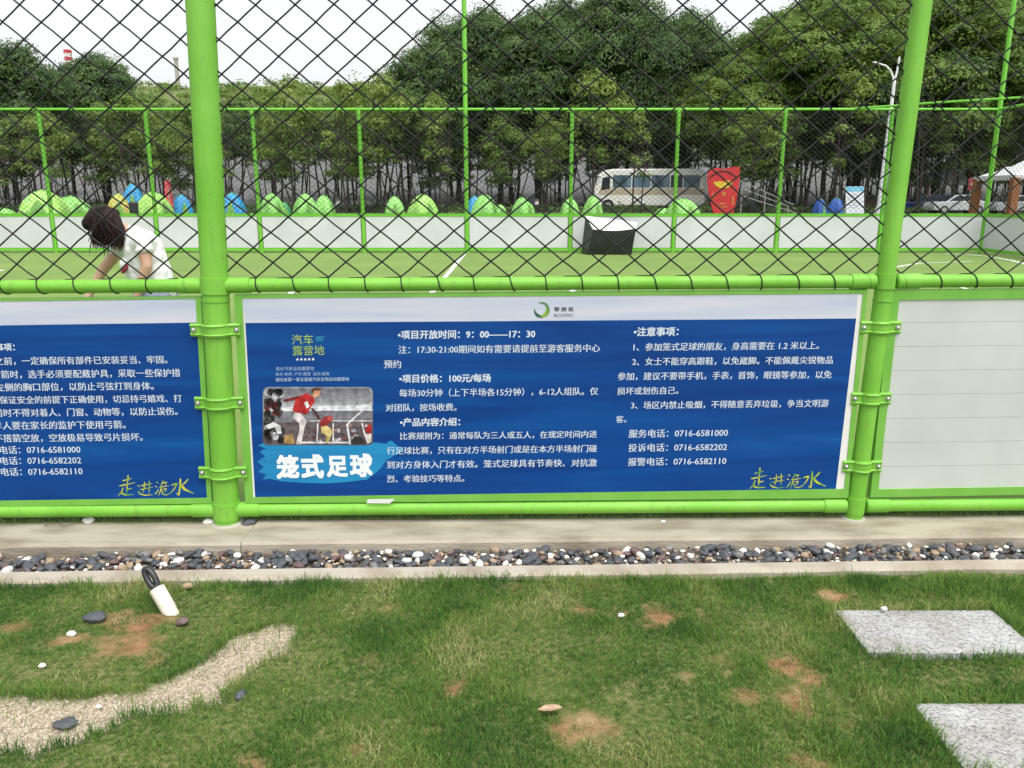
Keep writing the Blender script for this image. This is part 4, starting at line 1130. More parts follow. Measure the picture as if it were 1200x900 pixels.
# ================================================================== ON THE PITCH
# black covered box against the far boards
c = np.array([at_y(714, 296, 23.05)[0], 23.05, 0])
bx = thing("covered_box", "black box under a sagging black cover with top painted white for sky glare, standing on the pitch", "covered box", tuple(c))
Yf, Yb = 23.05, 23.62
T_ = lambda px, py, Y: at_y(px, py, Y)
mb = MB()
fl, fr = T_(688, 296, Yf), T_(740, 296, Yf); fl[2] = fr[2] = .0
tl, tr = T_(694.5, 269, Yf), T_(744.5, 268, Yf)
bl_, br_ = np.array([fl[0] - .12, Yb, 0]), np.array([fr[0], Yb, 0])
tbl, tbr = T_(686, 253.5, Yb), T_(748, 261, Yb)
N_ = 8
front = []
V = []
rows = 7
def lerp3(a, b, f): return a + (b - a) * f
prof_pts = []
for i in range(rows):
    f = i / (rows - 1)
    for j in range(N_ + 1):
        g = j / N_
        q = lerp3(lerp3(fl, fr, g), lerp3(tl, tr, g), f); q = q.copy()
        q[1] -= .10 * f * f + .05 * math.sin(math.pi * f); q[2] -= .05 * math.sin(math.pi * g) * f
        V.append(q)
Fc = [(i * (N_ + 1) + j, i * (N_ + 1) + j + 1, (i + 1) * (N_ + 1) + j + 1, (i + 1) * (N_ + 1) + j) for i in range(rows - 1) for j in range(N_)]
b0 = len(V)
for i in range(rows):
    f = i / (rows - 1)
    for j in range(N_ + 1):
        g = j / N_; V.append(lerp3(lerp3(bl_, br_, g), lerp3(tbl, tbr, g), f))
Fc += [(b0 + i * (N_ + 1) + j, b0 + (i + 1) * (N_ + 1) + j, b0 + (i + 1) * (N_ + 1) + j + 1, b0 + i * (N_ + 1) + j + 1) for i in range(rows - 1) for j in range(N_)]
for i in range(rows - 1):
    for e in (0, N_):
        Fc.append((i * (N_ + 1) + e, (i + 1) * (N_ + 1) + e, b0 + (i + 1) * (N_ + 1) + e, b0 + i * (N_ + 1) + e))
for j in range(N_): Fc.append((j, j + 1, b0 + j + 1, b0 + j))
mb.add(V, Fc, 0, True)
mb.build("cover", mat("black_tarp", (.008, .009, .010), (.02, .022, .024), scale=3, rough=.45, bump=.4, bscale=5), bx)
mb = MB(); V = []; R0 = (rows - 1) * (N_ + 1)
K = 8
for i in range(K + 1):
    f = i / K
    for j in range(N_ + 1):
        g = j / N_
        a = lerp3(tl, tr, g).copy(); a[1] -= .10; a[2] -= .05 * math.sin(math.pi * g)
        b = lerp3(tbl, tbr, g)
        q = lerp3(a, b, f); q[2] += .014 - .02 * math.sin(math.pi * f) * math.sin(math.pi * g); V.append(q)
mb.add(V, [(i * (N_ + 1) + j, i * (N_ + 1) + j + 1, (i + 1) * (N_ + 1) + j + 1, (i + 1) * (N_ + 1) + j) for i in range(K) for j in range(N_)], 0, True)
so = mb.build("top_sheet", mat("sheet_sky_glare", (.74, .75, .76), (.82, .83, .84), scale=3, rough=.35), bx)  # white colour stands in for sky reflected off the box top
sm2 = so.modifiers.new("t", 'SOLIDIFY'); sm2.thickness = .012
# ball near the far right corner
c = at_z(1124, 294.5, 0)
mb = MB(); mb.ellipsoid((c[0], c[1], .11), (.11, .11, .11), 20, 12)
bo = mb.build("ball", mat("ball_white", (.66, .60, .56), (.78, .74, .70), scale=12, rough=.5, lo=.45, hi=.55))
tag(bo, "pale football lying by the far boards near the right corner", "ball")

# ---- woman bending over
def remesh(name, mb, voxel, mats, parent, smooth_it=2, cut=None):
    me = mb.mesh(name); ob = bpy.data.objects.new(name, me); COL.objects.link(ob)
    r_ = ob.modifiers.new("r", 'REMESH'); r_.mode = 'VOXEL'; r_.voxel_size = voxel; r_.use_smooth_shade = True
    s_ = ob.modifiers.new("s", 'SMOOTH'); s_.iterations = smooth_it; s_.factor = .5
    dg = bpy.context.evaluated_depsgraph_get(); dg.update()
    m2 = bpy.data.meshes.new_from_object(ob.evaluated_get(dg)); m2.name = name
    bpy.data.objects.remove(ob); bpy.data.meshes.remove(me)
    for q in m2.polygons: q.use_smooth = True
    off = Vector(ROOT_OFF.get(parent.name, (0, 0, 0)))
    m2.transform(Matrix.Translation(-off))
    m2.materials.clear()
    for q in (mats if isinstance(mats, list) else [mats]): m2.materials.append(q)
    o2 = bpy.data.objects.new(name, m2); COL.objects.link(o2); o2.parent = parent; ROOT_OFF[o2.name] = tuple(off)
    return o2
WY = 6.0
W = lambda px, py, dy=0: Vector(at_y(px, py, WY + dy))
hip = W(183, 342, .02); waist = W(180, 318, 0); chest = W(168, 292, 0); neck = W(147, 270, 0); head = W(124, 262, -.01)
ground = lambda x, dy: Vector((x, WY + dy, .0))
wo_ = thing("person", "woman in white top bending forward on the pitch, dark hair falling over her face", "person", (hip.x, WY, 0))
SKIN = mat("skin", (.50, .29, .20), (.56, .34, .24), scale=9, rough=.55)
body = MB()
body.capsule(hip, waist, .125, .105); body.capsule(waist, chest, .105, .118); body.capsule(chest, W(156, 276), .115, .075); body.capsule(W(156, 276), neck, .06, .05); body.capsule(neck, head, .05, .06)
body.ellipsoid(head, (.105, .078, .088), 18, 12, Matrix.Rotation(R(25), 3, 'Y'))
# face pointing down and to the left: nose, chin, ears, brow
fd = (W(104, 276) - head).normalized()
body.ellipsoid(head + fd * .085, (.030, .032, .036), 10, 8); body.ellipsoid(head + fd * .094 + Vector((.0, 0, .0)), (.014, .012, .014), 8, 6)
for sg in (-1, 1): body.ellipsoid(head + Vector((.03, .078 * sg, -.01)), (.024, .010, .03), 8, 6)
nearS, farS = W(168, 282, -.15), W(148, 283, .16)
nearE, farE = W(172, 312, -.19), W(121, 316, .14); nearH, farH = W(161, 347, -.20), W(105, 345, .06)
for S_, E_, H_ in ((nearS, nearE, nearH), (farS, farE, farH)):
    body.capsule(S_, E_, .052, .040); body.capsule(E_, H_, .040, .026)
    hd = (H_ - E_).normalized(); sd = hd.cross(Vector((0, 1, 0))).normalized()
    pc = H_ + hd * .055
    body.capsule(H_ + hd * .01, H_ + hd * .085, .027, .031, 10)
    for k, (o, ln) in enumerate(((-.027, .062), (-.009, .074), (.009, .070), (.026, .055))):
        a = H_ + hd * .095 + Vector((0, o, 0)); m_ = a + hd * ln * .55 + sd * .006; e = m_ + (hd * .8 + sd * .6).normalized() * ln * .5
        body.capsule(a, m_, .0105, .0095, 8); body.capsule(m_, e, .0095, .0075, 8)
    tb = H_ + hd * .035 + sd * .022; body.capsule(tb, tb + (hd * .7 + sd * .7).normalized() * .038, .012, .010, 8); body.capsule(tb + (hd * .7 + sd * .7).normalized() * .038, tb + (hd * .95 + sd * .3).normalized() * .070, .010, .008, 8)
LEGS = []
for sg in (-1, 1):
    hj = hip + Vector((0, .085 * sg, -.05)); kn = Vector((hip.x - .06 + .05 * sg, WY + .10 * sg, .47)); an = Vector((hip.x + .04 + .05 * sg, WY + .11 * sg, .085))
    body.capsule(hj, kn, .082, .055); body.capsule(kn, an, .053, .036); body.capsule(an + Vector((.03, 0, -.045)), an + Vector((-.17, 0, -.055)), .036, .026); LEGS.append((hj, kn, an))
remesh("body", body, .0085, SKIN, wo_, 2)
TEE = mat("white_tee", (.74, .74, .75), (.80, .80, .80), scale=6, rough=.85, bump=.5, bscale=14)
sh = MB()
sh.capsule(hip + Vector((.0, 0, .015)), waist, .150, .128); sh.capsule(waist, chest, .130, .142); sh.capsule(chest, W(158, 277), .138, .085)
for S_, E_ in ((nearS, nearE), (farS, farE)): sh.capsule(chest.lerp(S_, .6), S_, .09, .068); sh.capsule(S_, S_.lerp(E_, .32), .066, .064)
sh.capsule(hip + Vector((-.02, 0, .0)), W(150, 310, -.05), .10, .06)      # loose front of the top hanging away from the body
top_o = remesh("top", sh, .011, TEE, wo_, 4)
for v in top_o.data.vertices:
    q = v.co; f = math.sin(q.z * 34 + 9 * mnoise.noise(q * 5)) * mnoise.noise(q * 6 + Vector((3, 0, 0)))
    v.co += v.normal * (.020 * f + .010 * mnoise.noise(q * 17))
tr_ = MB()
for hj, kn, an in LEGS: tr_.capsule(hj + Vector((0, 0, .03)), kn, .104, .074); tr_.capsule(kn, an + Vector((0, 0, .03)), .074, .056)
tr_.capsule(hip + Vector((0, -.07, -.02)), hip + Vector((0, .07, -.02)), .135, .135)
remesh("trousers", tr_, .012, mat("grey_denim", (.20, .23, .30), (.30, .33, .40), scale=40, rough=.9), wo_, 3)
HAIR = mat("dark_hair", (.008, .006, .006), (.032, .015, .014), scale=16, rough=.6, spec=.2, bump=.8, bscale=60, stretch=(1, 1, .35))
hr = MB()
hr.ellipsoid(head + Vector((.0, 0, .022)), (.120, .094, .100), 20, 14, Matrix.Rotation(R(28), 3, 'Y'))
hr.capsule(W(113, 251), W(105, 262), .058, .055)
hr.capsule(W(127, 258, -.05), W(136, 269, -.07), .085, .064); hr.capsule(W(136, 269, -.07), W(132, 283, -.06), .056, .02); hr.capsule(W(134, 268, -.09), W(141, 282, -.10), .042, .018); hr.capsule(W(120, 264, -.05), W(123, 277, -.06), .035, .012)
for k in range(16):
    a = W(random.uniform(112, 142), random.uniform(266, 274), random.uniform(-.10, .06)); hr.capsule(a, a + Vector((random.uniform(-.02, .03), random.uniform(-.02, .02), random.uniform(-.13, -.06))), .022, .006, 8)
for k in range(5):
    a = W(119 + k * .8, 272, -.03); hr.capsule(a, W(116 + k * .9, 285 + k, -.04), .016, .008, 8)
hair_o = remesh("hair", hr, .009, HAIR, wo_, 1)
st_ = MB(); hg = random.Random(12)
for k in range(650):
    a = head + Vector((hg.uniform(-.05, .12), hg.uniform(-.13, .06), hg.uniform(.06, .15)))
    a = head + (a - head).normalized() * hg.uniform(.112, .132)
    e = W(hg.choice((hg.uniform(122, 148), hg.uniform(128, 145), hg.uniform(108, 122))), hg.uniform(272, 293), hg.uniform(-.14, .03)); mid_ = a.lerp(e, .5) + Vector((hg.uniform(-.05, .03), -.05 - hg.uniform(0, .05), hg.uniform(.02, .07)))
    pts = [a * (1 - t) ** 2 + mid_ * 2 * t * (1 - t) + e * t * t for t in np.linspace(0, 1, 7)]
    r_ = hg.uniform(.002, .0048); st_.tube(pts, [r_ * .6, r_, r_, r_, r_ * .9, r_ * .6, r_ * .2], 6)
for k in range(70):
    a = head + Vector((hg.uniform(-.02, .10), hg.uniform(-.12, -.03), hg.uniform(-.04, .05))); e = a + Vector((hg.uniform(-.10, .07), hg.uniform(-.05, .02), hg.uniform(-.22, -.10)))
    mid_ = a.lerp(e, .5) + Vector((hg.uniform(-.05, .05), -.03, .0)); r_ = hg.uniform(.0022, .0045)
    st_.tube([a * (1 - t) ** 2 + mid_ * 2 * t * (1 - t) + e * t * t for t in np.linspace(0, 1, 7)], [r_, r_, r_, r_, r_ * .8, r_ * .5, r_ * .2], 5)
so_ = st_.build("loose_strands", HAIR, hair_o)
mb = MB(); mb.tube([farH + Vector((-.03, -.03, .03)), farH + Vector((.03, .02, .035))], [.034, .034], 14)
mb = MB(); cst = W(146, 315, -.12); mb.ellipsoid(cst, (.020, .016, .042), 12, 8, Matrix.Rotation(R(35), 3, 'Y')); mb.build("pendant", mat("red_cloth", (.20, .02, .035), (.30, .04, .055), scale=20, rough=.7), wo_)

# ================================================================== BACKGROUND
def leaf_material(name, dark, midc, light, scale=.55):
    m, n, l, p = new_mat(name); p.inputs["Roughness"].default_value = .6; p.inputs["Specular IOR Level"].default_value = .3
    tc = n.new("ShaderNodeTexCoord"); g = n.new("ShaderNodeNewGeometry")
    nz = n.new("ShaderNodeTexNoise"); nz.inputs["Scale"].default_value = scale; nz.inputs["Detail"].default_value = 4; l.new(tc.outputs["Object"], nz.inputs[0])
    ma = n.new("ShaderNodeMath"); ma.operation = 'MULTIPLY_ADD'; ma.inputs[1].default_value = .35; l.new(g.outputs["Random Per Island"], ma.inputs[0])
    mr = n.new("ShaderNodeMapRange"); mr.inputs[1].default_value = .3; mr.inputs[2].default_value = .7; mr.inputs[4].default_value = .65; l.new(nz.outputs[0], mr.inputs[0]); l.new(mr.outputs[0], ma.inputs[2])
    r_ = n.new("ShaderNodeValToRGB"); e = r_.color_ramp.elements
    e[0].position = 0.05; e[0].color = dark + (1,); e[1].position = .95; e[1].color = light + (1,); a = e.new(.5); a.color = midc + (1,)
    l.new(ma.outputs[0], r_.inputs[0]); l.new(r_.outputs[0], p.inputs[0])
    tr = n.new("ShaderNodeBsdfTranslucent"); l.new(r_.outputs[0], tr.inputs[0]); ms = n.new("ShaderNodeMixShader"); ms.inputs[0].default_value = .45
    out = [q for q in n if q.type == 'OUTPUT_MATERIAL'][0]
    l.new(p.outputs[0], ms.inputs[1]); l.new(tr.outputs[0], ms.inputs[2]); l.new(ms.outputs[0], out.inputs[0])
    return m
LEAF_YOUNG = leaf_material("leaf_young", (.10, .17, .035), (.20, .29, .06), (.33, .42, .10), .7)
LEAF_DARK = leaf_material("leaf_dark", (.048, .095, .036), (.100, .172, .056), (.19, .275, .085))
LEAF_MID = leaf_material("leaf_mid", (.085, .148, .036), (.170, .265, .060), (.29, .40, .095))
LEAF_LIME = leaf_material("leaf_lime", (.080, .140, .030), (.155, .25, .048), (.27, .37, .08), .7)
BARK = mat("bark", (.022, .018, .015), (.060, .050, .042), scale=3, rough=.95, bump=.6, bscale=14, stretch=(1, 1, .3))
TR = random.Random(21)
def crown_mesh(name, clumps, leaf, nleaf, seed, matl, shape=1.0, droop=0.0):
    """leaf-sized faces on the shells of many uneven clumps"""
    g = np.random.default_rng(seed)
    Vs = []
    for (c, r) in clumps:
        n_ = max(20, int(nleaf * (r[0] * r[1] * r[2]) ** (2 / 3)))
        d = g.normal(size=(n_, 3)); d /= np.linalg.norm(d, axis=1, keepdims=True)
        d[:, 2] = np.where(d[:, 2] < -.35, -d[:, 2] * .6, d[:, 2])
        rad = g.uniform(.55, 1.05, (n_, 1)) ** .6
        lump = 1 + .28 * np.sin(d[:, :1] * 5 + seed) * np.cos(d[:, 1:2] * 6 + c[0]) + .15 * np.sin(d[:, 2:3] * 9 + c[1])
        pos = np.array(c) + d * np.array(r) * rad * lump
        pos[:, 2] -= droop * (1 - d[:, 2]) * .5
        nrm = d * 1.3 + g.normal(size=(n_, 3)) * .45 + np.array([0, 0, .45]); nrm /= np.linalg.norm(nrm, axis=1, keepdims=True)
        u = np.cross(nrm, g.normal(size=(n_, 3))); u /= np.linalg.norm(u, axis=1, keepdims=True); v = np.cross(nrm, u)
        s_ = leaf * g.uniform(.55, 1.35, (n_, 1))
        u, v = u * s_, v * s_ * .55
        Vs.append(np.stack([pos - u, pos + v * .9, pos + u, pos - v * .9], 1))
    V = np.concatenate(Vs).reshape(-1, 3)
    Fq = np.arange(len(V)).reshape(-1, 4)
    ob = np_mesh(name, V, Fq, matl)
    return ob
def limb(mb, a, b, r0, r1, wob, seed):
    pts = []; rd = []
    for i in range(6):
        f = i / 5; q = Vector(a).lerp(Vector(b), f)
        q += Vector((mnoise.noise(Vector((f * 2.2, seed, 0))), mnoise.noise(Vector((f * 2.2, seed, 9))), 0)) * wob * math.sin(math.pi * min(1, f * .9 + .1))
        pts.append(q); rd.append(r0 + (r1 - r0) * f)
    mb.tube(pts, rd, 7, False)
    return pts
def make_tree(name, label, h, cw, cbase, trunk_r, nclump, leaf, nleaf, matl, seed, stems=1, squash=.75, droop=0.0, top_bias=.5):
    g = random.Random(seed)
    rt = thing(name, label, "tree", (0, 0, 0), "trees behind the far fence")
    mb = MB(); clumps = []
    for k in range(nclump):
        t = g.random() ** top_bias
        z = cbase + (h - cbase) * (.05 + .88 * t)
        prof = math.sin(math.pi * min(1, .18 + .80 * t)) ** .7
        a = g.uniform(0, 6.283); rr_ = cw / 2 * prof * math.sqrt(g.uniform(.05, .8))
        r = cw * g.uniform(.13, .24) * (.75 + .35 * prof)
        clumps.append(((rr_ * math.cos(a), rr_ * math.sin(a), min(z, h - r * squash)), (r, r, r * squash)))
    for s_ in range(stems):
        a = g.uniform(0, 6.283); bx_, by_ = (.45 * s_ * math.cos(a), .45 * s_ * math.sin(a))
        tx, ty = bx_ * 2.2 + g.uniform(-.4, .4), by_ * 2.2 + g.uniform(-.4, .4)
        pts = limb(mb, (bx_, by_, -.3), (tx, ty, h * .82), trunk_r * (1 if s_ == 0 else .75), trunk_r * .30, h * .022, seed + s_ * 3.1)
        for k in range(7):
            c = g.choice(clumps)[0]; f = g.uniform(.48, .9); i = min(4, int(f * 5)); o = pts[i].lerp(pts[i + 1], f * 5 - i)
            limb(mb, o, c, trunk_r * .38, trunk_r * .09, .3, seed + k * 1.7 + s_)
    mb.build("trunk", BARK, rt)
    cr = crown_mesh("crown", clumps, leaf, nleaf, seed, matl, droop=droop); cr.parent = rt
    return rt
GZ0 = .75
def depth_of(Y, z=2.0): return Y * cp + (EYE - z) * sp
def place(px, Y, z=GZ0): return ((px - 600) / F * depth_of(Y, z + 1), Y, float(terrain_z(np.array([0.0 + (px - 600) / F * depth_of(Y)]), np.array([float(Y)]))[0]) if Y > 26 else z)
def ztop(py, Y):
    d = ray(600, py); return EYE + d[2] * Y / d[1]
L_DARK = "tall dark green broadleaf tree in the group rising behind the middle of the far fence"
L_FILL = "dark tree with a bare slim trunk in the dense wood behind the tents"
L_LIME = "tall yellow green feathery tree rising behind the right half of the far fence"
L_YOUNG = "slender young light green tree standing in front of the dark wood"
tall = [make_tree("broadleaf_tree", L_DARK, 12, 7.6, 3.9, .17, 44, .115, 620, LEAF_DARK, 101, 1, .8, 0, .9), make_tree("broadleaf_tree", L_DARK, 12, 8.4, 4.4, .19, 46, .115, 620, LEAF_DARK, 202, 2, .8, 0, .9)]
lime = [make_tree("feathery_tree", L_LIME, 13, 9.0, 4.2, .17, 60, .11, 520, LEAF_LIME, 303, 2, .6, .25, .6), make_tree("feathery_tree", L_LIME, 13, 8.0, 3.9, .15, 52, .11, 520, LEAF_LIME, 404, 1, .6, .25, .6)]
fill = [make_tree("slim_tree", L_FILL, 7.5, 4.6, 2.9, .085, 26, .10, 470, LEAF_MID, 505, 4, .8, 0, .8), make_tree("slim_tree", L_FILL, 7.5, 4.0, 3.2, .09, 22, .10, 470, LEAF_DARK, 606, 3, .9, 0, .8), make_tree("slim_tree", L_FILL, 7.5, 4.2, 1.7, .08, 30, .10, 470, LEAF_MID, 707, 4, .85, 0, .8)]
young = [make_tree("young_tree", L_YOUNG, 6.0, 2.9, 1.9, .06, 24, .095, 330, LEAF_YOUNG, 808, 1, 1.0, 0, .8), make_tree("young_tree", L_YOUNG, 6.0, 2.5, 1.7, .055, 20, .095, 330, LEAF_YOUNG, 909, 2, 1.0, 0, .8)]
used = set()
def put_tree(proto, px, Y, py_top, h0, label=None, rz=None):
    loc = place(px, Y); s_ = (ztop(py_top, Y) - loc[2]) / h0
    rz = TR.uniform(0, 6.28) if rz is None else rz
    w_ = s_ * TR.uniform(.92, 1.08) * (.80 if proto in tall and 480 < px < 810 else 1)
    if proto.name not in used:
        used.add(proto.name); proto.location = loc; proto.rotation_euler = (0, 0, rz); proto.scale = (w_, w_, s_)
        if label: proto["label"] = label
        return proto
    return dup(proto, loc, rz, (w_, w_, s_), label)
for i, (px, Y, top, lab) in enumerate([(503, 52, 52, "dark broadleaf tree forming the low left shoulder of the middle group"), (545, 54, 20, None), (585, 55, 3, None), (630, 53, 12, None), (668, 56, -4, None), (712, 54, -14, None), (757, 53, 14, None), (800, 55, 14, "dark broadleaf tree at the right end of the middle group, by the gap of sky"),
                                      (655, 60, 34, None), (600, 61, 30, None), (480, 62, 84, None), (530, 62, 50, None), (735, 62, 34, None)]):
    put_tree(tall[i % 2], px, Y, top, 12, lab)
for i, (px, Y, top, lab) in enumerate([(858, 50, 62, "lowest of the yellow green trees, beside the gap of sky right of the middle group"), (905, 52, 8, None), (965, 50, -22, None), (1030, 53, -34, None), (1095, 50, -30, None), (1160, 53, -34, None), (1230, 50, -30, None), (1290, 54, -30, None), (1000, 58, -20, None), (1130, 60, -25, None), (930, 60, 20, None), (1200, 60, -20, None)]):
    put_tree(lime[i % 2], px, Y, top, 13, lab)
put_tree(tall[0], 22, 50, 46, 12, "broad rounded tree at the far left edge, taller than its neighbours")
put_tree(tall[1], -45, 52, 40, 12, "rounded green tree cut off by the left edge of the picture")
put_tree(tall[1], 128, 56, 64, 12, "dark rounded tree right of the small red and white mast")
put_tree(tall[0], 88, 58, 84, 12, "low dark tree under the small red and white mast")
for i, px in enumerate(np.linspace(-420, 1400, 58)):
    Y = TR.uniform(54, 58) if 660 < px < 860 else TR.uniform(47, 57); top = TR.uniform(118, 150)
    if 380 < px < 480: top = TR.uniform(92, 112)
    if px < 160: top = TR.uniform(105, 130)
    if 230 < px < 380: top = TR.uniform(102, 128)
    if px > 820: top = TR.uniform(95, 140)
    put_tree(fill[i % 3], px + TR.uniform(-14, 14), Y, top, 7.5)
for i, px in enumerate(np.linspace(-420, 1400, 48)):
    put_tree(fill[(i + 1) % 3], px + TR.uniform(-16, 16), TR.uniform(57, 66), TR.uniform(120, 150), 7.5)
for i, (px, Y, top, lab) in enumerate([(345, 43, 84, "slender young tree left of the low dip in the wood"), (405, 42, 92, "young light green tree with narrow crown behind the pair of green tents"), (448, 44, 78, "young light green tree beside the left shoulder of the dark group"),
                                      (258, 43, 112, "young tree half hidden by the thick left post"), (178, 42, 118, "young tree standing behind the orange and green tents"), (515, 43, 105, "young tree in front of the left dark trees, left of the tall far post"), (697, 43, 78, "young light green tree with high crown in front of the dark middle group"), (742, 44, 122, "young tree just behind the front of the minibus"), (62, 42, 128, "young tree behind the leftmost green tent"), (10, 42, 150, "low leafy young tree at the left edge behind the far fence"),
                                      (880, 44, 108, "young tree right of the red board"), (985, 44, 80, "young tree beside the street lamp"), (640, 44, 130, "young tree between the middle tents")]):
    put_tree(young[i % 2], px, Y, top, 6.0, lab)
for i, (px, top, lab) in enumerate([(1078, 70, "dark slim trunked tree just right of the thinner near post, by the blue car"), (1104, 60, "dark trunked tree standing in front of the parked white car"), (1128, 66, "dark trunked tree left of the post with the red sign"), (1186, 50, "dark trunked tree rising beside the white canopy"), (1012, 90, "slim dark trunked tree beside the white and blue sign"), (900, 96, "slim dark trunked tree right of the red board")]):
    put_tree(fill[i % 3], px, 46 + (i % 3) * .8, top, 7.5, lab)
# low undergrowth at the foot of the wood
UG = []
g = random.Random(77)
for k in range(700):
    px = g.uniform(-120, 1330); Y = g.uniform(45, 58); loc = place(px, Y)
    r = g.uniform(.25, .55); UG.append(((loc[0], Y, loc[2] + r * .3), (r * 1.6, r, r * .8)))
uo = crown_mesh("undergrowth", UG, .10, 240, 5, LEAF_DARK)
struct(uo, "stuff", "low dark green undergrowth at the foot of the wood", "undergrowth")
HT = []
for k in range(900):
    x_ = g.uniform(-75, 60); Y = g.uniform(96, 150); r = g.uniform(.6, 1.5)
    HT.append(((x_, Y, float(terrain_z(np.array([x_]), np.array([Y]))[0]) + r * .2), (r * 1.7, r * 1.3, r * .6)))
ho = crown_mesh("hill_scrub", HT, .24, 60, 6, LEAF_LIME)
struct(ho, "stuff", "green scrub covering the hillside behind the wood", "scrub")
# thin leafless tree on the hill line, red and white mast, small grey tower
def px_at(px, py, Y): return at_y(px, py, Y)
m0 = px_at(83, 92, 150); m1 = px_at(83, 59, 150)
ms = thing("lattice_mast", "small red and white mast standing on the skyline at the left", "mast", (m0[0], 150, float(terrain_z(np.array([m0[0]]), np.array([150.0]))[0])))
zz0 = ROOT_OFF[ms.name][2]; nb = 9
for k in range(nb):
    za, zb = zz0 + (m1[2] - zz0) * k / nb, zz0 + (m1[2] - zz0) * (k + 1) / nb
    mb = MB(); wd = .42
    for sx_, sy_ in ((-1, -1), (1, -1), (1, 1), (-1, 1)): mb.tube([(m0[0] + sx_ * wd, 150 + sy_ * wd, za), (m0[0] + sx_ * wd, 150 + sy_ * wd, zb)], .11, 5)
    for sy_ in (-1, 1):
        mb.tube([(m0[0] - wd, 150 + sy_ * wd, za), (m0[0] + wd, 150 + sy_ * wd, zb)], .10, 5); mb.tube([(m0[0] + wd, 150 + sy_ * wd, za), (m0[0] - wd, 150 + sy_ * wd, zb)], .10, 5)
        mb.tube([(m0[0] - wd, 150 + sy_ * wd, zb), (m0[0] + wd, 150 + sy_ * wd, zb)], .10, 5)
    for sx_ in (-1, 1): mb.tube([(m0[0] + sx_ * wd, 150 - wd, zb), (m0[0] + sx_ * wd, 150 + wd, zb)], .10, 5)
    mb.build("section", mat("mast_red", (.55, .06, .08)) if k % 2 == 0 else mat("mast_white", (.75, .74, .74)), ms)
t0 = px_at(208, 92, 148); t1 = px_at(208, 70, 148); tz = float(terrain_z(np.array([t0[0]]), np.array([148.0]))[0])
tw = thing("water_tower", "small grey tower on the hill line left of the thick post", "tower", (t0[0], 148, tz))
mb = MB(); mb.box((t0[0], 148, (tz + t1[2]) / 2), (.55, .55, t1[2] - tz)); mb.build("shaft", mat("tower_grey", (.34, .33, .27), (.42, .41, .35), scale=1), tw)
mb = MB(); mb.box((t0[0], 148, t1[2] + .2), (.75, .75, .35)); mb.build("cap", mat("tower_grey"[:], (.34, .33, .27)), tw)

# ---- tents
TENTC = {}
def tent_mat(name, a, b, c):
    m, n, l, p = new_mat(name); p.inputs["Roughness"].default_value = .55
    tc = n.new("ShaderNodeTexCoord"); vo = n.new("ShaderNodeTexNoise"); vo.inputs["Scale"].default_value = 8.0; vo.inputs["Detail"].default_value = 2.5; l.new(tc.outputs["Object"], vo.inputs[0])
    r_ = n.new("ShaderNodeValToRGB"); r_.color_ramp.interpolation = 'CONSTANT'; e = r_.color_ramp.elements
    e[0].position = 0; e[0].color = a + (1,); e[1].position = .58; e[1].color = c + (1,); q = e.new(.46); q.color = b + (1,)
    l.new(vo.outputs[0], r_.inputs[0]); l.new(r_.outputs[0], p.inputs[0]); return m
T_GREEN = tent_mat("tent_green", (.20, .50, .09), (.30, .62, .17), (.12, .38, .09))
T_LIME = tent_mat("tent_lime", (.29, .56, .09), (.40, .68, .17), (.16, .44, .12))
T_BLUE = tent_mat("tent_blue", (.01, .20, .45), (.03, .32, .60), (.01, .14, .34))
T_ORANGE = tent_mat("tent_orange", (.52, .24, .05), (.28, .48, .08), (.46, .34, .07))
T_DARKG = tent_mat("tent_dark_green", (.02, .22, .08), (.03, .28, .10), (.015, .17, .07))
T_NAVY = tent_mat("tent_navy", (.01, .06, .30), (.015, .10, .40), (.01, .045, .22))
DOORM = mat("tent_door", (.12, .30, .06), (.18, .38, .08), scale=6, rough=.7)
def make_tent():
    rt = thing("dome_tent", "tent", "tent", (0, 0, 0), "dome tents between the far fence and the wood")
    mb = MB(); nseg, nr_ = 24, 10; V = []; Fc = []
    for i in range(nr_ + 1):
        f = i / nr_; zz = f ; rad_ = (1 - f ** 2.0) ** .62
        for k in range(nseg):
            a = 2 * math.pi * k / nseg; ridge = 1 + .17 * math.cos(4 * a) * (1 - f * .4)
            V.append((rad_ * ridge * math.cos(a + math.pi / 4), rad_ * ridge * math.sin(a + math.pi / 4), zz))
    for i in range(nr_):
        for k in range(nseg): Fc.append((i * nseg + k, i * nseg + (k + 1) % nseg, (i + 1) * nseg + (k + 1) % nseg, (i + 1) * nseg + k))
    mb.add(V, Fc, 0, True); mb.build("canopy", T_GREEN, rt)
    mb = MB()
    for q in range(2):
        pts = []
        for t in np.linspace(-1, 1, 21):
            a = math.pi / 4 + q * math.pi / 2; f = 1 - abs(t); rr2 = (1 - f ** 2.0) ** .62 * (1 + .10 * (1 - f * .4)) * (1 if t < 0 else -1)
            pts.append((rr2 * math.cos(a - math.pi / 4 * 0), rr2 * math.sin(a), f * 1.01))
        mb.tube(pts, .018, 6)
    mb.build("pole", mat("tent_pole", (.10, .30, .06), rough=.5), rt)
    mb = MB(); V = []
    for i in range(7):
        for j in range(7):
            u = -.42 + .84 * j / 6; f = i / 6 * .62; wd = 1 - .75 * (i / 6) ** 2
            zz = f; rad_ = (1 - f ** 2.0) ** .62 * .985
            a = -math.pi / 2 + u * wd * .8; rdg = 1 + .10 * math.cos(4 * (a - math.pi / 4)) * (1 - f * .4)
            V.append((rad_ * rdg * math.cos(a) * 1.03, rad_ * rdg * math.sin(a) * 1.03, zz + .01))
    mb.add(V, [(i * 7 + j, i * 7 + j + 1, (i + 1) * 7 + j + 1, (i + 1) * 7 + j) for i in range(6) for j in range(6)], 0, True)
    mb.build("door", DOORM, rt)
    return rt
tent = make_tent(); first_tent = True
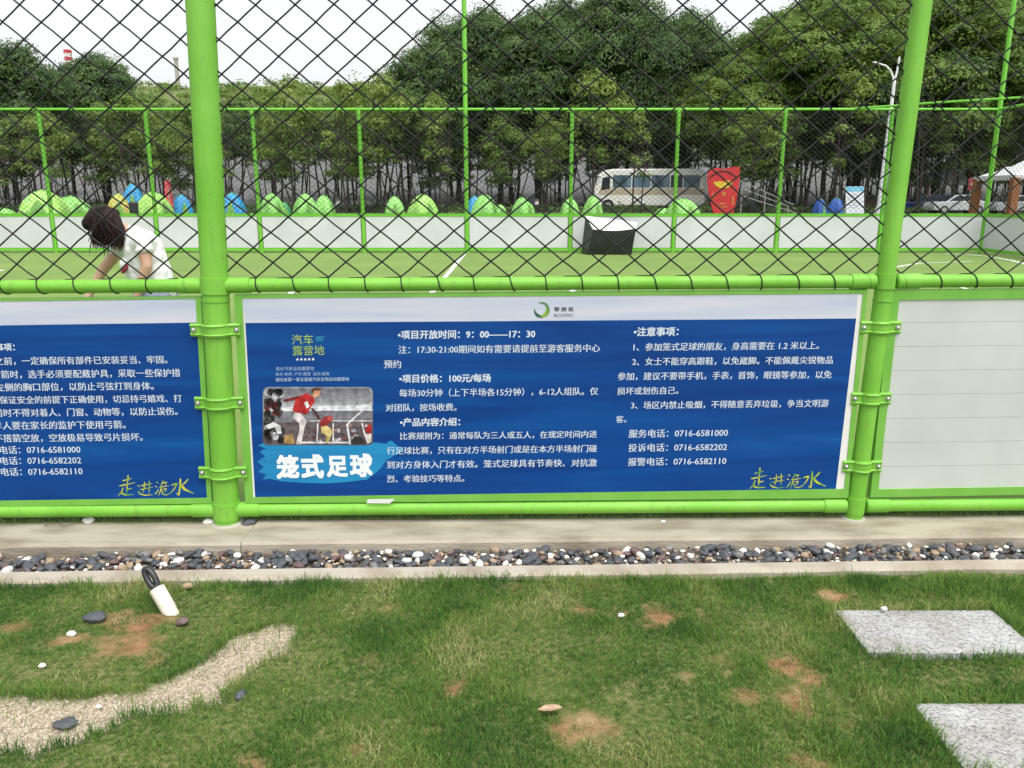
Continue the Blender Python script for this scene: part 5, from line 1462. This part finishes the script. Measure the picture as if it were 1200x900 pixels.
TENTS = [(50, 37, 54, 219, T_LIME, "widest lime green tent near the left edge, behind the far fence", .2), (82, 40, 44, 226, T_GREEN, "green tent partly behind the widest left tent", .9), (138, 38, 30, 223, T_ORANGE, "orange and green tent behind the bending woman's head", .4), (179, 36, 40, 221, T_LIME, "lime green tent between the woman and the red banner post", 1.3),
         (156, 41, 30, 211, T_BLUE, "tall blue tent top showing above the orange and lime tents", .3), (212, 38, 24, 224, T_BLUE, "small pointed blue tent left of the thick post", .7), (272, 36, 32, 222, T_BLUE, "blue patterned tent touching the right side of the thick post", .1), (318, 38, 28, 223, T_GREEN, "green tent between the blue tent and the pair of tents", 1.1), (332, 40, 16, 233, T_DARKG, "low dark green tent tucked against a lighter green tent", .5),
         (357, 38, 30, 223, T_GREEN, "left one of the close pair of green tents", .6), (379, 37, 26, 225, T_GREEN, "right one of the close pair of green tents", 1.5), (462, 39, 26, 226, T_GREEN, "small green tent with a trunk in front, left of the brighter one", .2), (495, 37, 34, 224, T_LIME, "bright lime tent left of the tall far post", .8), (556, 40, 22, 226, T_BLUE, "blue tent half behind the green one at the tall far post", .3), (568, 37, 32, 224, T_GREEN, "green and blue tent just right of the tall far post", 1.2),
         (586, 39, 16, 236, T_GREEN, "lowest green tent peeping beside the one at the tall far post", .4), (613, 38, 26, 227, T_GREEN, "lone small green tent midway between two far posts", .9), (668, 39, 24, 228, T_GREEN, "green tent behind a far post left of the minibus", .1), (695, 38, 22, 226, T_GREEN, "green tent at the front of the minibus", .7), (778, 39, 20, 240, T_GREEN, "low green tent in front of the middle of the minibus", .2), (801, 37, 38, 229, T_GREEN, "green tent in front of the rear of the minibus", .5),
         (962, 38, 16, 229, T_NAVY, "dark blue tent left of the white sign", .5), (981, 39, 22, 228, T_NAVY, "dark blue tent half behind the white sign", 1.0), (0, 38, 30, 240, T_GREEN, "low green tent at the left edge of the picture", .3)]
for (px, Y, wpx, top, tm, lab, rz) in TENTS:
    loc = place(px, Y); s_ = wpx / 2 / F * depth_of(Y) * .97; h_ = ztop(top + 3.5, Y) - loc[2]
    if first_tent:
        tent.location = loc; tent.rotation_euler = (0, 0, rz); tent.scale = (s_, s_, h_); tent["label"] = lab; c_ = [q for q in tent.children if q.name.startswith("canopy")][0]
        c_.material_slots[0].link = 'OBJECT'; c_.material_slots[0].material = tm; first_tent = False
    else: dup(tent, loc, rz, (s_, s_, h_), lab, None, {"canopy": tm})

# ---- minibus
CREAM = mat("bus_cream", (.74, .73, .69), (.80, .79, .75), scale=1.5, rough=.35)
TAN = mat("bus_tan", (.44, .37, .27), (.50, .43, .32), scale=1.5, rough=.4)
GLASS = mat("bus_glass", (.03, .06, .09), (.14, .22, .29), scale=1.6, rough=.12, stretch=(1, 1, .6))
DARKG = mat("dark_glass", (.015, .02, .025), (.04, .05, .06), scale=2, rough=.1)
RUBBER = mat("rubber", (.015, .015, .015), rough=.9)
bl = place(692, 52); brt = place(823, 52); BL = brt[0] - bl[0]; bxc = (bl[0] + brt[0]) / 2
bus = thing("minibus", "cream minibus with a tan stripe and blue curtained windows parked before the wood", "minibus", (bxc, 52, bl[2]))
bh = 2.62; bw = 2.05; zb0 = bl[2]
def side_prof(x):       # body height along the length, nose at the left
    return bh
prof = [(-BL / 2 + .05, .38), (-BL / 2, .60), (-BL / 2 + .02, 1.15), (-BL / 2 + .38, 2.20), (-BL / 2 + .75, 2.50), (-BL / 2 + 1.3, 2.60), (BL / 2 - .8, 2.62), (BL / 2 - .25, 2.54), (BL / 2 - .06, 2.25), (BL / 2, 1.3), (BL / 2 - .03, .45), (BL / 2 - .3, .34), (-BL / 2 + .3, .34)]
mb = MB(); mb.prism([(bxc + x, 52 - bw / 2, zb0 + z) for x, z in prof], (0, bw, 0)); mb.build("body", CREAM, bus, bevel=.09)
ysd = 52 - bw / 2 - .004
mb = MB(); mb.prism([(bxc - BL / 2 + .35, ysd, zb0 + 1.02), (bxc + BL / 2 - .1, ysd, zb0 + 1.02), (bxc + BL / 2 - .1, ysd, zb0 + 1.42), (bxc - BL / 2 + .50, ysd, zb0 + 1.42)], (0, .012, 0)); mb.build("stripe", TAN, bus)
xs_ = [-BL / 2 + 1.25, -BL / 2 + 2.45, -BL / 2 + 3.65, -BL / 2 + 4.85, -BL / 2 + 5.65, BL / 2 - .40]
for k in range(5):
    mb = MB(); x0, x1 = xs_[k] + .03, xs_[k + 1] - .03; mb.prism([(bxc + x0, ysd, zb0 + 1.46), (bxc + x1, ysd, zb0 + 1.46), (bxc + x1, ysd, zb0 + 2.22), (bxc + x0, ysd, zb0 + 2.22)], (0, .03, 0)); mb.build("window", DARKG if k == 3 else GLASS, bus)
mb = MB(); mb.prism([(bxc - BL / 2 + .55, ysd, zb0 + 1.30), (bxc - BL / 2 + 1.10, ysd, zb0 + 1.40), (bxc - BL / 2 + 1.10, ysd, zb0 + 2.15), (bxc - BL / 2 + .62, ysd, zb0 + 2.05)], (0, .03, 0)); mb.build("cab_window", DARKG, bus)
mb = MB(); n0 = np.array([-1.05, 0, .36]); mb.prism([(bxc - BL / 2 + .03, 52 - .9, zb0 + 1.22), (bxc - BL / 2 + .03, 52 + .9, zb0 + 1.22), (bxc - BL / 2 + .36, 52 + .85, zb0 + 2.16), (bxc - BL / 2 + .36, 52 - .85, zb0 + 2.16)], n0 * .02); mb.build("windscreen", GLASS, bus)
for x in (-BL / 2 + 1.0, BL / 2 - 1.5):
    for sy in (-1, 1):
        yy = 52 + sy * (bw / 2 - .10); mb = MB(); mb.tube([(bxc + x, yy - .12, zb0 + .38), (bxc + x, yy + .12, zb0 + .38)], .38, 24); wl_ = mb.build("wheel", RUBBER, bus)
        mb = MB(); mb.tube([(bxc + x, yy + sy * .115, zb0 + .38), (bxc + x, yy + sy * .13, zb0 + .38)], .20, 16); mb.build("hub", mat("hub_grey", (.4, .4, .4), metallic=.5, rough=.4), wl_)
mb = MB(); mb.tube([(bxc - BL / 2 + .5, 52 - bw / 2 - .02, zb0 + 2.1), (bxc - BL / 2 + .2, 52 - bw / 2 - .25, zb0 + 2.15)], .02, 6); mb.box((bxc - BL / 2 + .18, 52 - bw / 2 - .27, zb0 + 1.95), (.08, .18, .4)); mb.build("mirror", BLACKP, bus)
mb = MB()
for sy in (-.75, .75): mb.ellipsoid((bxc - BL / 2 + .02, 52 + sy, zb0 + .85), (.06, .16, .12), 12, 8)
mb.build("headlight", mat("lamp_glass", (.7, .7, .68), rough=.1), bus)

# ---- red cut-out board with a yellow emblem
REDM = mat("board_red", (.50, .018, .022), (.58, .03, .03), scale=2, rough=.45)
rY = 40.0
Q = lambda px, py, dy=0: at_y(px, py, rY + dy)
rb = thing("display_board", "red upright board with yellow emblem and arched top band right of the minibus", "board", tuple(place(847, rY)))
mb = MB(); mb.prism([Q(*c_) for c_ in ((837, 253), (833.5, 240), (830.5, 225), (829, 210), (830, 201), (834, 197.5), (840, 196.5), (848, 198), (856, 196.2), (862, 195.3), (867, 195.6), (867, 208), (865.5, 222), (862.5, 238), (859, 253))], (0, .12, 0)); mb.build("panel", REDM, rb)
mb = MB()
arc = [Q(831 + 33 * t, 211 - 11 * math.sin(math.pi * (.08 + .84 * t)), -.012) for t in np.linspace(0, 1, 14)]
mb.tube(arc, .035, 6); mb.build("arch_band", mat("board_dark_red", (.10, .01, .015)), rb)
mb = MB(); mb.prism([Q(836, 214, -.015), Q(843, 212, -.015), Q(847.5, 213.5, -.015), Q(852, 211.5, -.015), Q(859, 212, -.015), Q(857, 217, -.015), Q(853, 220, -.015), Q(848, 221, -.015), Q(843, 220, -.015), Q(839, 218, -.015)], (0, .012, 0)); mb.build("emblem", mat("board_yellow", (.66, .46, .03)), rb)
mb = MB()
for (a, b) in (((846.5, 225), (850.5, 229)), ((842, 238), (850, 239.5)), ((844, 242), (853, 243)), ((835, 226), (836.5, 233)), ((858, 230), (860, 240))):
    mb.prism([Q(a[0], a[1], -.015), Q(b[0], a[1], -.015), Q(b[0], b[1], -.015), Q(a[0], b[1], -.015)], (0, .012, 0))
mb.build("markings", mat("board_gold", (.52, .22, .04)), rb)
mb = MB(); mb.tube([Q(834, 252, .25), Q(836, 215, .13)], .03, 6); mb.tube([Q(862, 252, .6), Q(860, 215, .13)], .03, 6); mb.build("prop", BARK, rb)
# ---- white and blue info sign
sY = 33.0
Q = lambda px, py, dy=0: at_y(px, py, sY + dy)
sg_ = thing("info_sign", "white standing sign with a sky blue top behind the far boards", "sign", tuple(place(1002, sY)))
mb = MB(); mb.prism([Q(991.5, 252), Q(1012.5, 252), Q(1012.5, 218.5), Q(991.5, 218.5)], (0, .08, 0)); mb.build("panel", mat("sign_white", (.74, .77, .80), (.68, .72, .80), scale=4, rough=.4), sg_)
mb = MB(); mb.prism([Q(991.8, 225, -.004), Q(1012.2, 224, -.004), Q(1012.2, 218.7, -.004), Q(991.8, 218.7, -.004)], (0, .006, 0)); mb.build("blue_top", mat("sign_blue", (.12, .48, .70), (.25, .60, .78), scale=3, rough=.4), sg_)
mb = MB()
for k in range(6):
    y_ = 228 + k * 3; mb.prism([Q(994, y_, -.004), Q(1010 - (k % 3) * 3, y_, -.004), Q(1010 - (k % 3) * 3, y_ + .7, -.004), Q(994, y_ + .7, -.004)], (0, .006, 0))
mb.build("text_lines", mat("sign_grey", (.42, .48, .56)), sg_)
mb = MB()
for q in (994, 1010): a = Q(q, 250, .04); mb.tube([(a[0], a[1] + .04, GZ0 - .05), (a[0], a[1] + .04, a[2] + .1)], .03, 8)
mb.build("leg", STEEL, sg_)
# ---- street lamp
lY = 29.5
b0 = place(1032, lY); Q = lambda px, py: at_y(px, py, lY)
LAMPW = mat("lamp_white", (.66, .68, .70), (.74, .76, .78), scale=2, rough=.4)
sl = thing("street_lamp", "white street lamp with two curved arms beside the thinner near post", "street lamp", b0)
top = Q(1048, 96)
mb = MB(); mb.tube([(b0[0], lY, b0[2] - .1), (b0[0], lY, b0[2] + 1.0), (top[0], lY, top[2])], [.10, .08, .055], 14); mb.build("pole", LAMPW, sl)
mb = MB(); mb.tube([(b0[0], lY, b0[2] - .05), (b0[0], lY, b0[2] + .5)], [.17, .14], 14); mb.build("base", LAMPW, sl)
for pts, side in (([(1048, 100), (1046.5, 90), (1043, 82), (1038, 77), (1031, 75)], -1), ([(1048, 100), (1049, 92), (1051, 85), (1052.5, 76)], 1)):
    P_ = [Q(*q) for q in pts]; mb = MB(); mb.tube(P_, [.042, .038, .035, .03, .028][:len(P_)], 10); ar = mb.build("arm", LAMPW, sl)
    d = Vector(P_[-1] - P_[-2]).normalized(); mb = MB(); c_ = Vector(P_[-1]) + d * .12
    mb.ellipsoid(c_, (.16, .07, .035), 14, 8, d.to_track_quat('X', 'Z').to_matrix()); mb.build("lamp_head", LAMPW, ar)
# ---- red banner post at the left, lanterns, bin
def banner_post(px, Y, y0, y1, wpx, lab):
    p_ = place(px, Y); t = ztop(y0, Y); r_ = wpx / 2 / F * depth_of(Y)
    o = thing("banner_post", lab, "banner", p_)
    mb = MB(); mb.tube([(p_[0], Y, p_[2] - .05), (p_[0], Y, t + .1)], .035, 8); mb.build("pole", STEEL, o)
    mb = MB(); V = []
    for i in range(9):
        f = i / 8; zz = p_[2] + .35 + (t - p_[2] - .35) * f
        for j in range(7):
            g_ = j / 6; V.append((p_[0] + (g_ * 2 - 1) * r_ * (1 - .25 * f * f), Y - .05 - .04 * math.sin(4 * f + 5 * g_), zz))
    mb.add(V, [(i * 7 + j, i * 7 + j + 1, (i + 1) * 7 + j + 1, (i + 1) * 7 + j) for i in range(8) for j in range(6)], 0, True)
    co = mb.build("cloth", mat("banner_red", (.50, .03, .05), (.62, .12, .12), scale=5, rough=.7), o); s = co.modifiers.new("t", 'SOLIDIFY'); s.thickness = .01
banner_post(198, 37, 211, 240, 9, "narrow red banner on a post between the lime tent and the small blue tent")
def lantern(px, lab):
    Y = 34; p_ = place(px, Y); o = thing("garden_lamp", lab, "garden lamp", p_)
    h_ = ztop(233, Y) - p_[2]
    mb = MB(); mb.tube([(p_[0], Y, p_[2] - .03), (p_[0], Y, p_[2] + h_ * .72)], .06, 10); mb.build("post", BLACKP, o)
    mb = MB(); mb.tube([(p_[0], Y, p_[2] + h_ * .72), (p_[0], Y, p_[2] + h_ * .9)], [.085, .085], 12); mb.build("diffuser", mat("lamp_glass", (.7, .7, .68), rough=.1), o)
    mb = MB(); mb.tube([(p_[0], Y, p_[2] + h_ * .9), (p_[0], Y, p_[2] + h_)], [.12, .03], 12); mb.build("cap", BLACKP, o)
lantern(396, "small dark garden lamp right of the close pair of green tents"); lantern(629, "small dark garden lamp right of the lone small green tent")
p_ = place(155, 34); bn = thing("litter_bin", "slim black bin in front of the lime tent behind the woman", "bin", p_)
mb = MB(); mb.tube([p_, (p_[0], 34, p_[2] + .62)], [.17, .19], 14); mb.build("body", BLACKP, bn)
mb = MB(); mb.tube([(p_[0], 34, p_[2] + .62), (p_[0], 34, p_[2] + .70)], [.21, .12], 14); mb.build("lid", BLACKP, bn)

# ---- cars and canopies at the right
def car(px, Y, wpx, paint, lab, flip=1):
    p_ = place(px, Y); L_ = wpx / F * depth_of(Y); k = L_ / 4.4
    o = thing("parked_car", lab, "car", p_, "cars parked under the trees at the right")
    X_ = lambda x: p_[0] + flip * x * k
    W_ = 1.72 * k
    low = [(-2.15, .28), (-2.2, .55), (-2.12, .86), (-1.0, .98), (1.55, 1.0), (2.12, .92), (2.2, .6), (2.15, .28)]
    mb = MB(); mb.prism([(X_(x), Y - W_ / 2, p_[2] + z * k) for x, z in low], (0, W_, 0)); mb.build("body", paint, o, bevel=.06 * k)
    cab = [(-1.15, .96), (-.45, 1.44), (.75, 1.47), (1.6, 1.0)]
    mb = MB(); mb.prism([(X_(x), Y - W_ * .43, p_[2] + z * k) for x, z in cab], (0, W_ * .86, 0)); mb.build("cabin", paint, o, bevel=.05 * k)
    mb = MB()
    for q in ([(-.92, 1.0), (-.40, 1.38), (.12, 1.41), (.12, 1.0)], [(.20, 1.0), (.20, 1.41), (.70, 1.41), (1.28, 1.02)]):
        mb2 = MB(); mb2.prism([(X_(x), Y - W_ * .43 - .008, p_[2] + z * k) for x, z in q], (0, .02, 0)); mb2.build("window", DARKG, o)
    mb2 = MB(); mb2.prism([(X_(-1.17), Y - W_ * .38, p_[2] + 1.0 * k), (X_(-1.17), Y + W_ * .38, p_[2] + 1.0 * k), (X_(-.52), Y + W_ * .35, p_[2] + 1.42 * k), (X_(-.52), Y - W_ * .35, p_[2] + 1.42 * k)], (-flip * .02, 0, .02)); mb2.build("windscreen", DARKG, o)
    for x in (-1.35, 1.35):
        for sy in (-1, 1):
            yy = Y + sy * (W_ / 2 - .08 * k); mb2 = MB(); mb2.tube([(X_(x), yy - .1 * k, p_[2] + .32 * k), (X_(x), yy + .1 * k, p_[2] + .32 * k)], .32 * k, 20); wl_ = mb2.build("wheel", RUBBER, o)
            mb2 = MB(); mb2.tube([(X_(x), yy + sy * .095 * k, p_[2] + .32 * k), (X_(x), yy + sy * .11 * k, p_[2] + .32 * k)], .19 * k, 14); mb2.build("rim", mat("hub_grey", (.4, .4, .4), metallic=.5, rough=.4), wl_)
    for sy in (-1, 1):
        mb2 = MB(); mb2.ellipsoid((X_(-2.13), Y + sy * W_ * .34, p_[2] + .70 * k), (.05 * k, .16 * k, .09 * k), 10, 6); mb2.build("headlight", mat("lamp_glass", (.7, .7, .68), rough=.1), o)
car(1086, 47, 62, mat("car_blue", (.01, .018, .11), (.015, .024, .14), scale=2, rough=.25), "dark blue car parked just right of the thinner near post")
car(1122, 44, 66, mat("car_white", (.42, .43, .45), (.48, .49, .50), scale=2, rough=.25), "white car parked left of the white canopy")
car(1195, 43, 66, mat("car_silver", (.30, .31, .33), (.36, .37, .38), scale=2, rough=.25), "grey car standing under the white canopy at the right edge")
car(1015, 50, 60, mat("car_maroon", (.07, .018, .02), (.09, .025, .025), scale=2, rough=.3), "dark red car in the shade behind the white sign", -1)
def canopy(px0, px1, Y, ytop, yeave, lab, posts):
    a = place(px0, Y); b = place(px1, Y); xm = (a[0] + b[0]) / 2; hw = (b[0] - a[0]) / 2; gz = a[2]
    zt, ze = ztop(ytop, Y), ztop(yeave, Y)
    o = thing("canopy", lab, "canopy", (xm, Y, gz))
    V = []; K = 8
    for i in range(K + 1):
        f = i / K
        for j in range(K + 1):
            u, v = (i / K * 2 - 1), (j / K * 2 - 1); m_ = max(abs(u), abs(v)); V.append((xm + u * hw, Y + v * hw * .8, ze + (zt - ze) * (1 - m_) ** 1.15))
    mb = MB(); mb.add(V, [(i * (K + 1) + j, (i + 1) * (K + 1) + j, (i + 1) * (K + 1) + j + 1, i * (K + 1) + j + 1) for i in range(K) for j in range(K)], 0, False)
    rf = mb.build("roof", mat("canopy_white", (.60, .61, .62), (.68, .69, .70), scale=1.5, rough=.6), o); s = rf.modifiers.new("t", 'SOLIDIFY'); s.thickness = .03
    mb = MB()
    for (x0, y0, x1, y1) in ((-1, -1, 1, -1), (1, -1, 1, 1), (1, 1, -1, 1), (-1, 1, -1, -1)):
        mb.box((xm + (x0 + x1) / 2 * hw, Y + (y0 + y1) / 2 * hw * .8, ze - .10), (abs(x1 - x0) * hw + .02, abs(y1 - y0) * hw * .8 + .02, .2))
    mb.build("valance", mat("canopy_white", (.6, .6, .6)), o)
    for (u, v) in ((-1, -1), (1, -1), (1, 1), (-1, 1)):
        mb = MB(); mb.box((xm + u * (hw - .1), Y + v * (hw * .8 - .1), (gz + ze) / 2 - .1), (posts, posts, ze - gz - .02)); mb.build("post", mat("post_wood", (.22, .085, .03), (.30, .12, .045), scale=4, rough=.7, stretch=(3, 3, .5)), o)
    return o
canopy(1162, 1262, 36, 181, 206, "white pitched canopy on orange wooden posts at the right edge", .30)
canopy(1072, 1132, 54, 190, 213, "pale grey canopy roof among the trunks behind the white car", .22)
p_ = place(1139, 38); wp = thing("notice_post", "white post with a small red sign left of the white canopy", "sign post", p_)
mb = MB(); mb.tube([(p_[0], 38, p_[2] - .05), (p_[0], 38, ztop(208, 38))], .045, 10); mb.build("post", LAMPW, wp)
a = at_y(1139, 216, 38); mb = MB(); mb.box((a[0], 37.93, a[2]), (.42, .03, .55)); mb.build("plate", mat("plate_red", (.30, .04, .06), (.36, .06, .07), scale=3), wp)
mb = MB(); mb.tube([(a[0], 37.913, a[2]), (a[0], 37.905, a[2])], .10, 16); mb.build("disc", LAMPW, wp)
mb = MB()
g = random.Random(4)
hr_ = thing("rail_fence", "thin pale sloping handrail on the ground right of the red board", "railing", tuple(place(890, 41)))
for k in range(3):
    a = at_y(868 + k * 1.5, 212 + k * 9, 41); b = at_y(930 + k * 2, 240 + k * 5, 41); mb.tube([a, b], .022, 6)
mb.build("rail", mat("rail_grey", (.30, .31, .30)), hr_)
mb = MB()
for px, y0 in ((870, 214), (897, 226), (924, 239)):
    a = at_y(px, y0, 41); mb = MB(); mb.tube([a, (a[0], 41, GZ0 - .05)], .03, 6); mb.build("post", mat("rail_grey", (.30, .31, .30)), hr_)
